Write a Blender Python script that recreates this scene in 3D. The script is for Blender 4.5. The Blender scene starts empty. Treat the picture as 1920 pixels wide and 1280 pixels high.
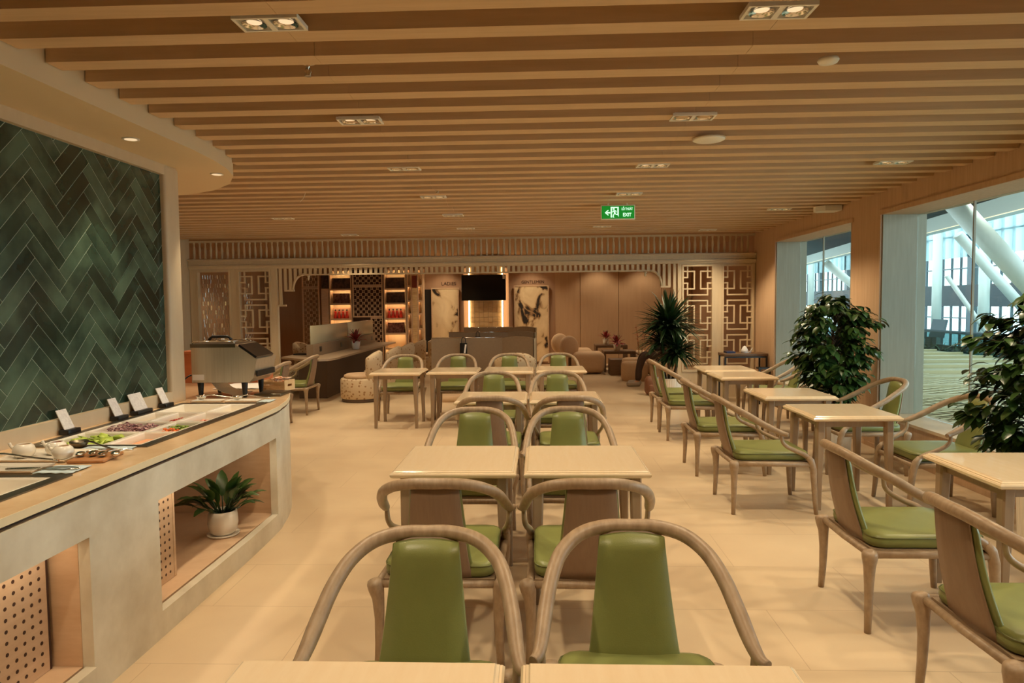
import bpy, bmesh, math, random
from mathutils import Vector, Matrix, Euler
random.seed(7)
PI = math.pi
SC = bpy.context.scene
COL = SC.collection

# ------------------------------------------------------------------ camera
F, CX, CY, CAMZ = 1280.0, 960.0, 640.0, 1.64
fy = Vector((1009 - CX, 569 - CY, F)).normalized()
p2 = Vector((2009 - CX, 569 - 10.0 - CY, F))
up = p2.cross(fy).normalized()
if up.y > 0: up = -up
xa = fy.cross(up).normalized()
if xa.x < 0: xa = -xa
# rows = world axes in camera (x right, y down, z forward) coordinates
def c2w(v): return Vector((xa.dot(v), fy.dot(v), up.dot(v)))
cam_d = bpy.data.cameras.new('camera')
cam_d.sensor_width = 36.0
cam_d.lens = F / 1920.0 * 36.0
cam_d.clip_end = 300
cam = bpy.data.objects.new('camera', cam_d)
COL.objects.link(cam)
rx, ry, rz = c2w(Vector((1, 0, 0))), c2w(Vector((0, -1, 0))), c2w(Vector((0, 0, -1)))
M = Matrix(((rx.x, ry.x, rz.x), (rx.y, ry.y, rz.y), (rx.z, ry.z, rz.z))).to_4x4()
M.translation = Vector((0, 0, CAMZ))
cam.matrix_world = M
SC.camera = cam

# ------------------------------------------------------------------ world, exposure
w = bpy.data.worlds.new('daylight'); SC.world = w; w.use_nodes = True
bg = w.node_tree.nodes['Background']
bg.inputs[0].default_value = (0.80, 0.94, 1.0, 1)
bg.inputs[1].default_value = 4.0
SC.view_settings.view_transform = 'Standard'
SC.view_settings.look = 'None'
SC.view_settings.gamma = 1.0
SC.view_settings.use_curve_mapping = False
SC.view_settings.exposure = 0.28
SC.cycles.max_bounces = 7
SC.cycles.caustics_reflective = False
SC.cycles.caustics_refractive = False
WARM = (1.0, 0.795, 0.52)
WARMER = (1.0, 0.62, 0.30)
SPOT_W = 60.0

def spot(loc, watts, size=1.95, blend=0.6, col=WARM, rad=0.05, rot=(0, 0, 0)):
    d = bpy.data.lights.new('downlight_or_fill', 'SPOT')  # serves modelled downlights and added spots without fixtures
    d.energy = watts; d.color = col; d.spot_size = size; d.spot_blend = blend; d.shadow_soft_size = rad
    o = bpy.data.objects.new('downlight_or_fill', d); o.location = loc; o.rotation_euler = rot
    COL.objects.link(o); return o
def area(loc, watts, sx, sy, rot=(0, 0, 0), col=WARM):
    d = bpy.data.lights.new('strip_lamp', 'AREA'); d.shape = 'RECTANGLE'
    d.energy = watts; d.color = col; d.size = sx; d.size_y = sy
    o = bpy.data.objects.new('strip_lamp', d); o.location = loc; o.rotation_euler = rot
    COL.objects.link(o); return o

# ------------------------------------------------------------------ materials
def lin(r, g, b):
    f = lambda c: (c / 255 / 12.92) if c / 255 <= .04045 else ((c / 255 + .055) / 1.055) ** 2.4
    return (f(r), f(g), f(b), 1)
MATS = {}
def mat(name, col, rough=.5, metal=0., spec=.5, noise=None, emit=None, estr=0., coat=0., bump=0., bscale=60.):
    """noise=(colour2, scale, (sx,sy,sz), contrast)"""
    m = bpy.data.materials.new(name); m.use_nodes = True
    nt = m.node_tree; b = nt.nodes['Principled BSDF']
    b.inputs['Base Color'].default_value = col
    b.inputs['Roughness'].default_value = rough
    b.inputs['Metallic'].default_value = metal
    b.inputs['Specular IOR Level'].default_value = spec
    b.inputs['Coat Weight'].default_value = coat
    b.inputs['Coat Roughness'].default_value = .08
    if noise or bump:
        tc = nt.nodes.new('ShaderNodeTexCoord'); mp = nt.nodes.new('ShaderNodeMapping')
        nt.links.new(tc.outputs['Object'], mp.inputs['Vector'])
    if noise:
        c2, sc, st, con = noise
        mp.inputs['Scale'].default_value = st
        n = nt.nodes.new('ShaderNodeTexNoise'); n.inputs['Scale'].default_value = sc
        n.inputs['Detail'].default_value = 5; n.inputs['Roughness'].default_value = .6
        nt.links.new(mp.outputs[0], n.inputs['Vector'])
        r = nt.nodes.new('ShaderNodeValToRGB')
        r.color_ramp.elements[0].position = .5 - con; r.color_ramp.elements[1].position = .5 + con
        r.color_ramp.elements[0].color = col; r.color_ramp.elements[1].color = c2
        nt.links.new(n.outputs['Fac'], r.inputs['Fac'])
        nt.links.new(r.outputs['Color'], b.inputs['Base Color'])
    if bump:
        n2 = nt.nodes.new('ShaderNodeTexNoise'); n2.inputs['Scale'].default_value = bscale
        nt.links.new(tc.outputs['Object'], n2.inputs['Vector'])
        bp = nt.nodes.new('ShaderNodeBump'); bp.inputs['Strength'].default_value = bump
        bp.inputs['Distance'].default_value = .01
        nt.links.new(n2.outputs['Fac'], bp.inputs['Height']); nt.links.new(bp.outputs[0], b.inputs['Normal'])
    if emit:
        b.inputs['Emission Color'].default_value = emit; b.inputs['Emission Strength'].default_value = estr
    MATS[name] = m
    return m
def L(*a): return lin(*a)
m_slat = mat('slat_wood', L(218, 188, 150), .5, noise=(L(200, 168, 128), 3, (.6, 9, 9), .28))
m_ceil = mat('ceiling_back', L(196, 160, 120), .7)
m_plaster = mat('cream_plaster', L(226, 205, 170), .6)
m_frame = mat('pale_frame_wood', L(210, 190, 160), .45, noise=(L(202, 180, 148), 4, (4, 4, 1.5), .3))
m_wallwood = mat('wall_oak', L(210, 178, 144), .5, noise=(L(188, 152, 118), 3.5, (9, 9, .5), .3))
m_reveal = mat('pale_reveal_wood', L(158, 152, 132), .5, noise=(L(142, 136, 116), 4, (9, 9, .6), .3))
m_nwood = mat('niche_oak', L(218, 188, 156), .5, noise=(L(198, 164, 130), 3, (2, 2, 9), .3))
m_body = mat('counter_limewash', L(222, 216, 198), .5, noise=(L(188, 178, 156), 2.6, (1, 1, 1), .2), bump=.05, bscale=8)
m_stone = mat('counter_stone', L(226, 196, 158), .16, noise=(L(212, 178, 138), 6, (1, 1, 1), .2))
m_rim = mat('counter_rim', L(228, 212, 178), .35)
m_gap = mat('shadow_gap', L(70, 42, 26), .7)
m_grout = mat('grout', L(168, 180, 158), .7)
m_table = mat('table_lacquer', L(240, 220, 188), .12, noise=(L(234, 210, 174), 5, (8, 1, 1), .3), coat=.3)
m_tleg = mat('table_leg_wood', L(164, 140, 112), .45, noise=(L(146, 122, 96), 5, (8, 8, .8), .3))
m_chair = mat('chair_ash_wood', L(178, 154, 126), .42, noise=(L(146, 122, 96), 9, (6, 2, 2), .25))
m_splat = mat('chair_back_veneer', L(152, 126, 102), .5, noise=(L(138, 112, 90), 6, (10, 10, .8), .3))
m_green = mat('green_leather', L(136, 142, 82), .36, noise=(L(124, 130, 74), 6, (1, 1, 1), .3), bump=.05, bscale=220)
m_piping = mat('green_piping', L(104, 108, 60), .4)
m_dark = mat('near_black', L(26, 24, 24), .5)
m_black = mat('black_plastic', L(16, 16, 18), .35)
m_white = mat('white_ceramic', L(236, 228, 214), .18)
m_wplast = mat('white_plastic', L(238, 234, 224), .4)
m_steel = mat('brushed_steel', L(222, 214, 198), .42, 1.0, noise=(L(204, 194, 178), 5, (14, 14, .4), .3))
m_chrome = mat('chrome', L(220, 214, 204), .12, 1.0)
m_well = mat('well_steel', L(120, 112, 98), .35, 1.0)
m_leaf = mat('ficus_leaf', L(44, 70, 34), .32, noise=(L(66, 96, 44), 9, (1, 1, 1), .25))
m_leafd = mat('dracaena_leaf', L(34, 56, 32), .35, noise=(L(50, 76, 42), 6, (1, 1, 1), .25))
m_bark = mat('bark', L(92, 72, 50), .8, noise=(L(62, 48, 34), 12, (1, 1, .3), .3))
m_soil = mat('soil', L(52, 40, 30), .9)
m_grey = mat('grey_booth_fabric', L(142, 120, 94), .7, noise=(L(132, 110, 86), 30, (1, 1, 1), .3))
m_boothedge = mat('booth_edge', L(176, 162, 138), .5)
m_beige = mat('beige_fabric', L(214, 184, 150), .8, noise=(L(204, 172, 138), 40, (1, 1, 1), .3))
m_brown = mat('brown_table_wood', L(120, 92, 66), .5, noise=(L(100, 76, 54), 5, (1, 8, 8), .3))
m_deskw = mat('desk_top', L(168, 146, 120), .4)
m_deskb = mat('desk_base', L(96, 78, 64), .6)
m_part = mat('cream_joinery', L(216, 196, 162), .5, noise=(L(204, 182, 148), 4, (8, 8, .8), .3))
m_panel = mat('tan_wall_panel', L(184, 148, 118), .6, noise=(L(174, 138, 108), 3, (6, 6, .5), .3))
m_panel2 = mat('ochre_wall_panel', L(194, 160, 126), .6, noise=(L(184, 150, 116), 3, (6, 6, .5), .3))
m_text = mat('dark_lettering', L(58, 34, 20), .5)
m_terra = mat('terracotta_wood', L(196, 112, 66), .5, noise=(L(178, 96, 54), 4, (1, 6, 6), .3))
m_lightw = mat('crate_pine', L(226, 192, 144), .5, noise=(L(206, 168, 120), 5, (6, 6, 1), .3))
m_board = mat('board_wood', L(190, 136, 88), .4, noise=(L(170, 116, 72), 5, (1, 8, 1), .3))
m_paper = mat('white_paper', L(240, 236, 232), .7)
m_mesh = mat('painted_metal_deck', L(172, 164, 126), .5)
m_meshd = mat('deck_mesh', L(112, 108, 84), .6)
m_conc = mat('white_steel', L(176, 184, 176), .35)
m_mull = mat('mullion_blue_grey', L(52, 72, 80), .4)
m_cgrey = mat('concourse_ceiling', L(56, 68, 72), .8, spec=.1)
m_cfloor = mat('concourse_floor', L(120, 140, 142), .25)
m_cdark = mat('concourse_dark', L(40, 50, 54), .6)
m_skin = mat('skin', L(206, 156, 122), .5)
m_cloth = mat('black_cloth', L(28, 24, 24), .8)
m_trous = mat('brown_trousers', L(70, 50, 40), .8)
m_shoe = mat('grey_sneaker', L(168, 156, 142), .6)
m_bag = mat('tan_bag', L(128, 84, 58), .6)
m_red = mat('red_lacquer', L(206, 52, 34), .4)
m_flower = mat('flower_red', L(150, 44, 40), .6)
m_lens = mat('lamp_lens', L(255, 230, 190), .3, emit=(1, .78, .5, 1), estr=.55)
m_strip = mat('led_strip', L(255, 220, 170), .3, emit=(1, .66, .32, 1), estr=26)
m_strip2 = mat('niche_led', L(255, 220, 170), .3, emit=(1, .74, .44, 1), estr=4)
m_glow = mat('stone_edge_led', L(255, 220, 170), .3, emit=(1, .72, .38, 1), estr=5)
m_olens = mat('concourse_lamp', L(255, 255, 240), .3, emit=(1, .97, .85, 1), estr=25)
m_signg = mat('exit_green', L(14, 120, 36), .4, emit=L(18, 140, 40), estr=.55)
m_signw = mat('exit_white', L(225, 255, 235), .4, emit=L(200, 255, 225), estr=.8)
m_screen = mat('tv_screen', L(6, 6, 7), .12)
m_glaze = bpy.data.materials.new('window_glass'); m_glaze.use_nodes = True
def glassify(m, tint, fac, rough=.02):
    nt = m.node_tree
    for n in list(nt.nodes): nt.nodes.remove(n)
    o = nt.nodes.new('ShaderNodeOutputMaterial'); mx = nt.nodes.new('ShaderNodeMixShader')
    t = nt.nodes.new('ShaderNodeBsdfTransparent'); g = nt.nodes.new('ShaderNodeBsdfGlossy')
    t.inputs[0].default_value = tint; g.inputs['Roughness'].default_value = rough
    lw = nt.nodes.new('ShaderNodeLayerWeight'); lw.inputs['Blend'].default_value = .5
    pw = nt.nodes.new('ShaderNodeMath'); pw.operation = 'POWER'; pw.inputs[1].default_value = 5.0
    ma = nt.nodes.new('ShaderNodeMath'); ma.operation = 'MULTIPLY_ADD'; ma.inputs[1].default_value = .8; ma.inputs[2].default_value = fac
    nt.links.new(lw.outputs['Facing'], pw.inputs[0]); nt.links.new(pw.outputs[0], ma.inputs[0])
    nt.links.new(ma.outputs[0], mx.inputs[0]); nt.links.new(t.outputs[0], mx.inputs[1])
    nt.links.new(g.outputs[0], mx.inputs[2]); nt.links.new(mx.outputs[0], o.inputs[0])
glassify(m_glaze, (.90, .97, .96, 1), .025)
m_clear = bpy.data.materials.new('clear_glass'); m_clear.use_nodes = True
glassify(m_clear, (.95, .97, .95, 1), .05)
m_fglass = mat('frosted_screen', L(176, 168, 140), .25)

def tile_mat():
    m = mat('green_glazed_tile', L(50, 80, 62), .17, spec=.6)
    nt = m.node_tree; b = nt.nodes['Principled BSDF']
    g = nt.nodes.new('ShaderNodeNewGeometry'); tc = nt.nodes.new('ShaderNodeTexCoord')
    n = nt.nodes.new('ShaderNodeTexNoise'); n.inputs['Scale'].default_value = 5.5; n.inputs['Detail'].default_value = 4
    nt.links.new(tc.outputs['Object'], n.inputs['Vector'])
    a = nt.nodes.new('ShaderNodeMath'); a.operation = 'MULTIPLY_ADD'
    nt.links.new(g.outputs['Random Per Island'], a.inputs[0]); a.inputs[1].default_value = .42
    nt.links.new(n.outputs['Fac'], a.inputs[2])
    r = nt.nodes.new('ShaderNodeValToRGB'); e = r.color_ramp.elements
    e[0].position = .38; e[0].color = L(24, 40, 32); e[1].position = 1.0; e[1].color = L(82, 106, 88)
    x = e.new(.66); x.color = L(44, 64, 52)
    nt.links.new(a.outputs[0], r.inputs['Fac']); nt.links.new(r.outputs['Color'], b.inputs['Base Color'])
    bp = nt.nodes.new('ShaderNodeBump'); bp.inputs['Strength'].default_value = .12; bp.inputs['Distance'].default_value = .01
    n2 = nt.nodes.new('ShaderNodeTexNoise'); n2.inputs['Scale'].default_value = 14
    nt.links.new(tc.outputs['Object'], n2.inputs['Vector'])
    nt.links.new(n2.outputs['Fac'], bp.inputs['Height']); nt.links.new(bp.outputs[0], b.inputs['Normal'])
    return m
m_tile = tile_mat()
def floor_mat():
    m = mat('floor_tile', L(214, 190, 156), .34)
    nt = m.node_tree; b = nt.nodes['Principled BSDF']
    tc = nt.nodes.new('ShaderNodeTexCoord'); br = nt.nodes.new('ShaderNodeTexBrick')
    nt.links.new(tc.outputs['Object'], br.inputs['Vector'])
    br.inputs['Scale'].default_value = 1.0; br.offset = 0.5
    br.inputs['Brick Width'].default_value = 1.2; br.inputs['Row Height'].default_value = .6
    br.inputs['Mortar Size'].default_value = .0022
    n = nt.nodes.new('ShaderNodeTexNoise'); n.inputs['Scale'].default_value = 1.6; n.inputs['Detail'].default_value = 6
    nt.links.new(tc.outputs['Object'], n.inputs['Vector'])
    r = nt.nodes.new('ShaderNodeValToRGB'); e = r.color_ramp.elements
    e[0].position = .3; e[0].color = L(206, 182, 150); e[1].position = .7; e[1].color = L(220, 198, 164)
    nt.links.new(n.outputs['Fac'], r.inputs['Fac'])
    nt.links.new(r.outputs['Color'], br.inputs['Color1']); nt.links.new(r.outputs['Color'], br.inputs['Color2'])
    br.inputs['Mortar'].default_value = L(190, 166, 134)
    nt.links.new(br.outputs['Color'], b.inputs['Base Color'])
    return m
m_floor = floor_mat()
def spots_mat(name, base, c2, scale, th):
    m = mat(name, base, .8); nt = m.node_tree; b = nt.nodes['Principled BSDF']
    tc = nt.nodes.new('ShaderNodeTexCoord'); v = nt.nodes.new('ShaderNodeTexVoronoi'); v.inputs['Scale'].default_value = scale
    n = nt.nodes.new('ShaderNodeTexNoise'); n.inputs['Scale'].default_value = scale * 2.2
    nt.links.new(tc.outputs['Object'], v.inputs['Vector']); nt.links.new(tc.outputs['Object'], n.inputs['Vector'])
    a = nt.nodes.new('ShaderNodeMath'); a.operation = 'MULTIPLY_ADD'; a.inputs[1].default_value = .5
    nt.links.new(n.outputs['Fac'], a.inputs[0]); nt.links.new(v.outputs['Distance'], a.inputs[2])
    r = nt.nodes.new('ShaderNodeValToRGB'); e = r.color_ramp.elements
    e[0].position = th; e[0].color = c2; e[1].position = th + .06; e[1].color = base
    nt.links.new(a.outputs[0], r.inputs['Fac']); nt.links.new(r.outputs['Color'], b.inputs['Base Color'])
    return m
m_floral = spots_mat('floral_fabric', L(212, 190, 156), L(164, 126, 88), 17, .50)
m_floralb = spots_mat('blue_floral_fabric', L(186, 190, 180), L(128, 120, 104), 11, .46)
def art_mat(name, seed, th):
    m = mat(name, L(220, 196, 158), .7); nt = m.node_tree; b = nt.nodes['Principled BSDF']
    tc = nt.nodes.new('ShaderNodeTexCoord'); mp = nt.nodes.new('ShaderNodeMapping')
    mp.inputs['Location'].default_value = (seed, 0, seed * 2); mp.inputs['Scale'].default_value = (1.6, 1, 1.1)
    nt.links.new(tc.outputs['Object'], mp.inputs['Vector'])
    n = nt.nodes.new('ShaderNodeTexNoise'); n.inputs['Scale'].default_value = 1.5; n.inputs['Detail'].default_value = 8; n.inputs['Distortion'].default_value = 1.1
    nt.links.new(mp.outputs[0], n.inputs['Vector'])
    r = nt.nodes.new('ShaderNodeValToRGB'); e = r.color_ramp.elements
    e[0].position = th - .06; e[0].color = L(34, 24, 18); e[1].position = .7; e[1].color = L(232, 210, 172)
    x = e.new(th - .03); x.color = L(150, 116, 80); x = e.new(th + .03); x.color = L(214, 188, 148)
    nt.links.new(n.outputs['Fac'], r.inputs['Fac']); nt.links.new(r.outputs['Color'], b.inputs['Base Color'])
    return m
m_art1 = art_mat('abstract_wash', 3.1, .43)
m_art2 = art_mat('abstract_ink', 8.7, .44)
m_onyx = mat('backlit_stone_tile', L(240, 212, 164), .4, noise=(L(204, 162, 106), 5, (1, 1, 3), .3))

# ------------------------------------------------------------------ mesh helpers
class MB:
    def __init__(s): s.v = []; s.f = []; s.sm = []
    def add(s, vs, fs, smooth=False):
        o = len(s.v); s.v += [tuple(p) for p in vs]
        s.f += [tuple(i + o for i in f) for f in fs]; s.sm += [smooth] * len(fs)
        return s
    def box(s, x0, y0, z0, x1, y1, z1, T=None):
        v = [Vector(p) for p in ((x0, y0, z0), (x1, y0, z0), (x1, y1, z0), (x0, y1, z0), (x0, y0, z1), (x1, y0, z1), (x1, y1, z1), (x0, y1, z1))]
        if T: v = [T @ p for p in v]
        return s.add(v, [(0, 3, 2, 1), (4, 5, 6, 7), (0, 1, 5, 4), (1, 2, 6, 5), (2, 3, 7, 6), (3, 0, 4, 7)])
    def rings(s, rs, cap=True, closed=True, smooth=True):
        n = len(rs[0]); o = len(s.v)
        vs = [p for r in rs for p in r]; fs = []
        for i in range(len(rs) - 1):
            for j in range(n if closed else n - 1):
                k = (j + 1) % n
                fs.append((i * n + j, i * n + k, (i + 1) * n + k, (i + 1) * n + j))
        s.add(vs, fs, smooth)
        if cap:
            s.f.append(tuple(o + j for j in reversed(range(n)))); s.sm.append(False)
            s.f.append(tuple(o + (len(rs) - 1) * n + j for j in range(n))); s.sm.append(False)
        return s
    def tube(s, pts, rad, n=10, up=None, flat=1.0):
        pts = [Vector(p) for p in pts]
        if not hasattr(rad, '__len__'): rad = [rad] * len(pts)
        rs = []; prev = None
        for i, p in enumerate(pts):
            t = (pts[min(i + 1, len(pts) - 1)] - pts[max(i - 1, 0)]).normalized()
            if prev is None:
                a = Vector(up) if up else (Vector((0, 0, 1)) if abs(t.z) < .9 else Vector((1, 0, 0)))
                u = (a - t * a.dot(t)).normalized()
            else:
                u = (prev - t * prev.dot(t)).normalized()
            prev = u; wv = t.cross(u)
            rs.append([p + (u * math.cos(2 * PI * k / n) + wv * math.sin(2 * PI * k / n) * flat) * rad[i] for k in range(n)])
        return s.rings(rs)
    def lathe(s, prof, cx=0, cy=0, n=24, cap=True, z0=0, smooth=True):
        rs = [[(cx + r * math.cos(2 * PI * k / n), cy + r * math.sin(2 * PI * k / n), z0 + z) for k in range(n)] for r, z in prof]
        return s.rings(rs, cap, smooth=smooth)
    def prism(s, poly, z0, z1):
        n = len(poly); vs = [(x, y, z0) for x, y in poly] + [(x, y, z1) for x, y in poly]
        fs = [tuple(reversed(range(n))), tuple(range(n, 2 * n))] + [(i, (i + 1) % n, n + (i + 1) % n, n + i) for i in range(n)]
        return s.add(vs, fs)
    def ball(s, c, r, n=12, m=8):
        if not hasattr(r, '__len__'): r = (r, r, r)
        rs = []
        for i in range(m + 1):
            a = -PI / 2 + PI * i / m; ca = max(math.cos(a), .02)
            rs.append([(c[0] + r[0] * ca * math.cos(2 * PI * k / n), c[1] + r[1] * ca * math.sin(2 * PI * k / n), c[2] + r[2] * math.sin(a)) for k in range(n)])
        return s.rings(rs)
    def rbox(s, x0, y0, z0, x1, y1, z1, r=.02, seg=3, T=None):
        bm = bmesh.new()
        bmesh.ops.create_cube(bm, size=1)
        for v in bm.verts:
            v.co = Vector((x0 + (v.co.x + .5) * (x1 - x0), y0 + (v.co.y + .5) * (y1 - y0), z0 + (v.co.z + .5) * (z1 - z0)))
        bmesh.ops.bevel(bm, geom=bm.edges[:], offset=r, segments=seg, profile=.5, affect='EDGES')
        vs = [v.co.copy() for v in bm.verts]
        if T: vs = [T @ p for p in vs]
        bm.verts.index_update()
        fs = [[v.index for v in f.verts] for f in bm.faces]; bm.free()
        return s.add(vs, fs, True)
    def xf(s, T):
        s.v = [tuple(T @ Vector(p)) for p in s.v]; return s
    def build(s, name, m, parent=None, loc=(0, 0, 0), rz=0):
        me = bpy.data.meshes.new(name); me.from_pydata(s.v, [], s.f); me.update()
        for p, q in zip(me.polygons, s.sm): p.use_smooth = q
        me.materials.append(m)
        o = bpy.data.objects.new(name, me); COL.objects.link(o)
        o.location = loc; o.rotation_euler = (0, 0, rz)
        if parent: o.parent = parent
        return o
def mb(): return MB()
def catmull(P, k=6):
    P = [Vector(p) for p in P]; out = []
    Q = [P[0] * 2 - P[1]] + P + [P[-1] * 2 - P[-2]]
    for i in range(1, len(Q) - 2):
        a, b, c, d = Q[i - 1:i + 3]
        for j in range(k):
            t = j / k
            out.append(.5 * ((2 * b) + (c - a) * t + (2 * a - 5 * b + 4 * c - d) * t * t + (3 * b - a - 3 * c + d) * t ** 3))
    out.append(P[-1]); return out
def thing(name, label, cat, loc=(0, 0, 0), rz=0, group=None):
    o = bpy.data.objects.new(name, None); COL.objects.link(o); o.empty_display_size = .1
    o.location = loc; o.rotation_euler = (0, 0, rz)
    return tag(o, label, cat, group)
def tag(o, label, cat, group=None):
    o['label'] = label; o['category'] = cat
    if group: o['group'] = group
    return o
def struct(name, m_b, m, parent=None):
    o = m_b.build(name, m, parent)
    if not parent: o['kind'] = 'structure'
    return o
def dup(root, loc, rz, label, group=None):
    def cp(o, par):
        c = o.copy(); COL.objects.link(c); c.parent = par
        for ch in o.children: cp(ch, c)
        return c
    r = cp(root, None); r.location = loc; r.rotation_euler = (0, 0, rz)
    r['label'] = label
    if group: r['group'] = group
    return r
def text_mesh(name, body, size, m, parent, T, ext=.002, align='CENTER', xs=1.0, bold=0.):
    cu = bpy.data.curves.new(name, 'FONT'); cu.body = body; cu.size = size; cu.extrude = ext
    cu.align_x = align; cu.align_y = 'CENTER'; cu.offset = bold; cu.resolution_u = 3
    to = bpy.data.objects.new(name, cu); COL.objects.link(to)
    bpy.context.view_layer.update()
    dg = bpy.context.evaluated_depsgraph_get()
    me = bpy.data.meshes.new_from_object(to.evaluated_get(dg))
    bpy.data.objects.remove(to)
    me.transform(Matrix.Diagonal((xs, 1, 1, 1))); me.transform(T)
    me.materials.clear(); me.materials.append(m)
    o = bpy.data.objects.new(name, me); COL.objects.link(o)
    if parent: o.parent = parent
    return o
FACE = Matrix.Rotation(PI / 2, 4, 'X')     # text plane facing -Y
# ================================================================== SETTING
WX = 3.72          # right wall plane
LX = -2.81         # tiled wall plane
PY = 11.9          # timber partition plane
BY = 18.5          # lounge back wall plane
SLZ = 2.80         # underside of ceiling slats
struct('floor', mb().box(-7.6, -2.6, -.1, WX + .3, BY + .1, 0).box(WX + .3, PY, -.1, 4.19, BY + .1, 0), m_floor)
ceil = struct('ceiling', mb().box(-7.6, -2.6, 2.95, WX + .5, BY + .1, 3.05), m_ceil)
SOF = [(-2.32, 4.6), (-2.34, 4.92), (-2.38, 5.21), (-2.47, 5.53), (-2.66, 5.88), (-2.95, 6.19), (-3.25, 6.37), (-3.6, 6.5), (-4.2, 6.6)]
def soffit_x(y):
    if y < 4.6: return -2.32
    for (a, b), (c, d) in zip(SOF, SOF[1:]):
        if b <= y <= d: return a + (c - a) * (y - b) / (d - b)
    return -6.14
k0 = 0
for k in range(-15, 29):
    y = 3.49 + .285 * k
    xl = soffit_x(y + .05) + .005
    rr = random.Random(k)
    js = sorted([-1.05 + .02 * (k % 2), .98 + .02 * rr.random(), xl, WX - .003]) if xl < -1.2 else [xl, WX - .003]
    b = mb()
    for a, c in zip(js, js[1:]): b.box(a + .0008, y, SLZ, c - .0008, y + .115, 2.949)
    b.build('ceiling_slat', m_slat, ceil)
    if y + .2 > PY - .1: break
# soffit over the buffet
sp = [(-2.32, -2.5)] + SOF + [(-6.14, 6.6), (-6.14, 5.3), (-3.2, 5.3), (-3.2, -2.5)]
soff = struct('trim_1', mb().prism(sp, 2.70, 2.949), m_plaster)
# left wall, frame and tiles
wl = struct('wall_left', mb().box(-3.18, -2.5, 0, LX - .02, 5.2, 2.70), m_frame)
fr = mb()
fr.box(LX - .02, -2.5, 2.625, LX + .04, 5.2, 2.699)
fr.box(LX - .02, -2.5, .90, LX + .04, 5.2, 1.0)
fr.rbox(LX - .03, 5.03, .90, LX + .045, 5.23, 2.699, .02, 3)
fr.box(-3.19, 5.2, 0, LX + .01, 5.235, 2.699)
fr.build('tile_frame', m_frame, wl)
mb().box(LX - .02, -1.0, 1.0, LX + .0035, 5.03, 2.625).build('grout_bed', m_grout, wl)
def clip(poly, x0, x1, y0, y1):
    for ax, lim, sg in ((0, x0, 1), (0, x1, -1), (1, y0, 1), (1, y1, -1)):
        out = []
        for i in range(len(poly)):
            a, b = poly[i - 1], poly[i]
            ia, ib = (a[ax] - lim) * sg >= 0, (b[ax] - lim) * sg >= 0
            if ia != ib:
                t = (lim - a[ax]) / (b[ax] - a[ax]); out.append((a[0] + (b[0] - a[0]) * t, a[1] + (b[1] - a[1]) * t))
            if ib: out.append(b)
        poly = out
        if len(poly) < 3: return None
    return poly
tb = mb(); TW = .088; TL = 4 * TW; gp = .0026
for i in range(-60, 90):
    for j in range(-14, 14):
        # herringbone of 4:1 tiles on a 45 degree lattice
        bx, by = (i + 8 * j) * TW, i * TW
        for (px, py, sx, sy) in ((bx, by, TL, TW), (bx, by + TW, TW, TL)):
            q = [(px + gp, py + gp), (px + sx - gp, py + gp), (px + sx - gp, py + sy - gp), (px + gp, py + sy - gp)]
            c, s_ = math.cos(PI / 4), math.sin(PI / 4)
            q = [(.99 + x * c - y * s_, 1.8 + x * s_ + y * c) for x, y in q]
            if min(p[0] for p in q) > 5.03 or max(p[0] for p in q) < .8 or min(p[1] for p in q) > 2.625 or max(p[1] for p in q) < 1.0: continue
            q = clip(q, .8, 5.028, 1.002, 2.623)
            if not q or len(q) < 3: continue
            rr = random.Random(int(px * 1000) * 31 + int(py * 1000)); dx = rr.random() * .0015
            n = len(q); vs = [(LX + .001, y, z) for y, z in q] + [(LX + .005 + dx, y, z) for y, z in q]
            fs = [tuple(range(n, 2 * n))] + [(a, (a + 1) % n, n + (a + 1) % n, n + a) for a in range(n)]
            tb.add(vs, fs)
tb.build('green_tiles', m_tile, wl)
# area behind the tiled wall
struct('wall_left_far', mb().box(-6.3, 5.0, 0, -6.15, PY, 2.949).box(-6.15, 5.0, 0, -3.185, 5.195, 2.949), m_part)
struct('wall_front', mb().box(-3.2, -2.6, 0, WX + .3, -2.5, 2.949), m_wallwood)
# right wall with two openings
OP = [(1.6, 7.58), (8.3, 10.86)]; SILL, HEAD = .40, 2.56
GX = 4.08
b = mb().box(WX, -2.5, 0, GX + .1, OP[0][0], 2.949).box(WX, OP[0][1], 0, GX + .1, OP[1][0], 2.949).box(WX, OP[1][1], 0, GX + .1, PY + .06, 2.949)
for a, c in OP: b.box(WX, a, 0, GX + .1, c, SILL - .03).box(WX, a, HEAD + .03, GX + .1, c, 2.949)
wr = struct('wall_right', b, m_wallwood)
t = mb()
for a, c in OP:
    t.box(WX - .018, a - .05, HEAD - .0, WX - .001, c + .0, HEAD + .05)
    t.box(WX - .018, c - .001, SILL, WX - .001, c + .03, HEAD + .05)
    t.box(WX + .001, a, HEAD, GX + .1, c, HEAD + .029)
struct('trim_2', t, m_wallwood)
t = mb()
for a, c in OP:
    t.box(WX + .002, c - .02, SILL, GX + .1, c - .001, HEAD - .001)
    t.box(WX + .002, a + .001, SILL, GX + .1, a + .02, HEAD - .001)
struct('trim_3', t, m_reveal)
t = mb()
for a, c in OP: t.box(WX - .012, a, SILL - .029, GX + .09, c, SILL)
struct('trim_4', t, m_frame)
struct('baseboard_right', mb().box(WX - .008, -2.4, 0.001, WX - .001, PY - .1, .05), m_wallwood)
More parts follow.
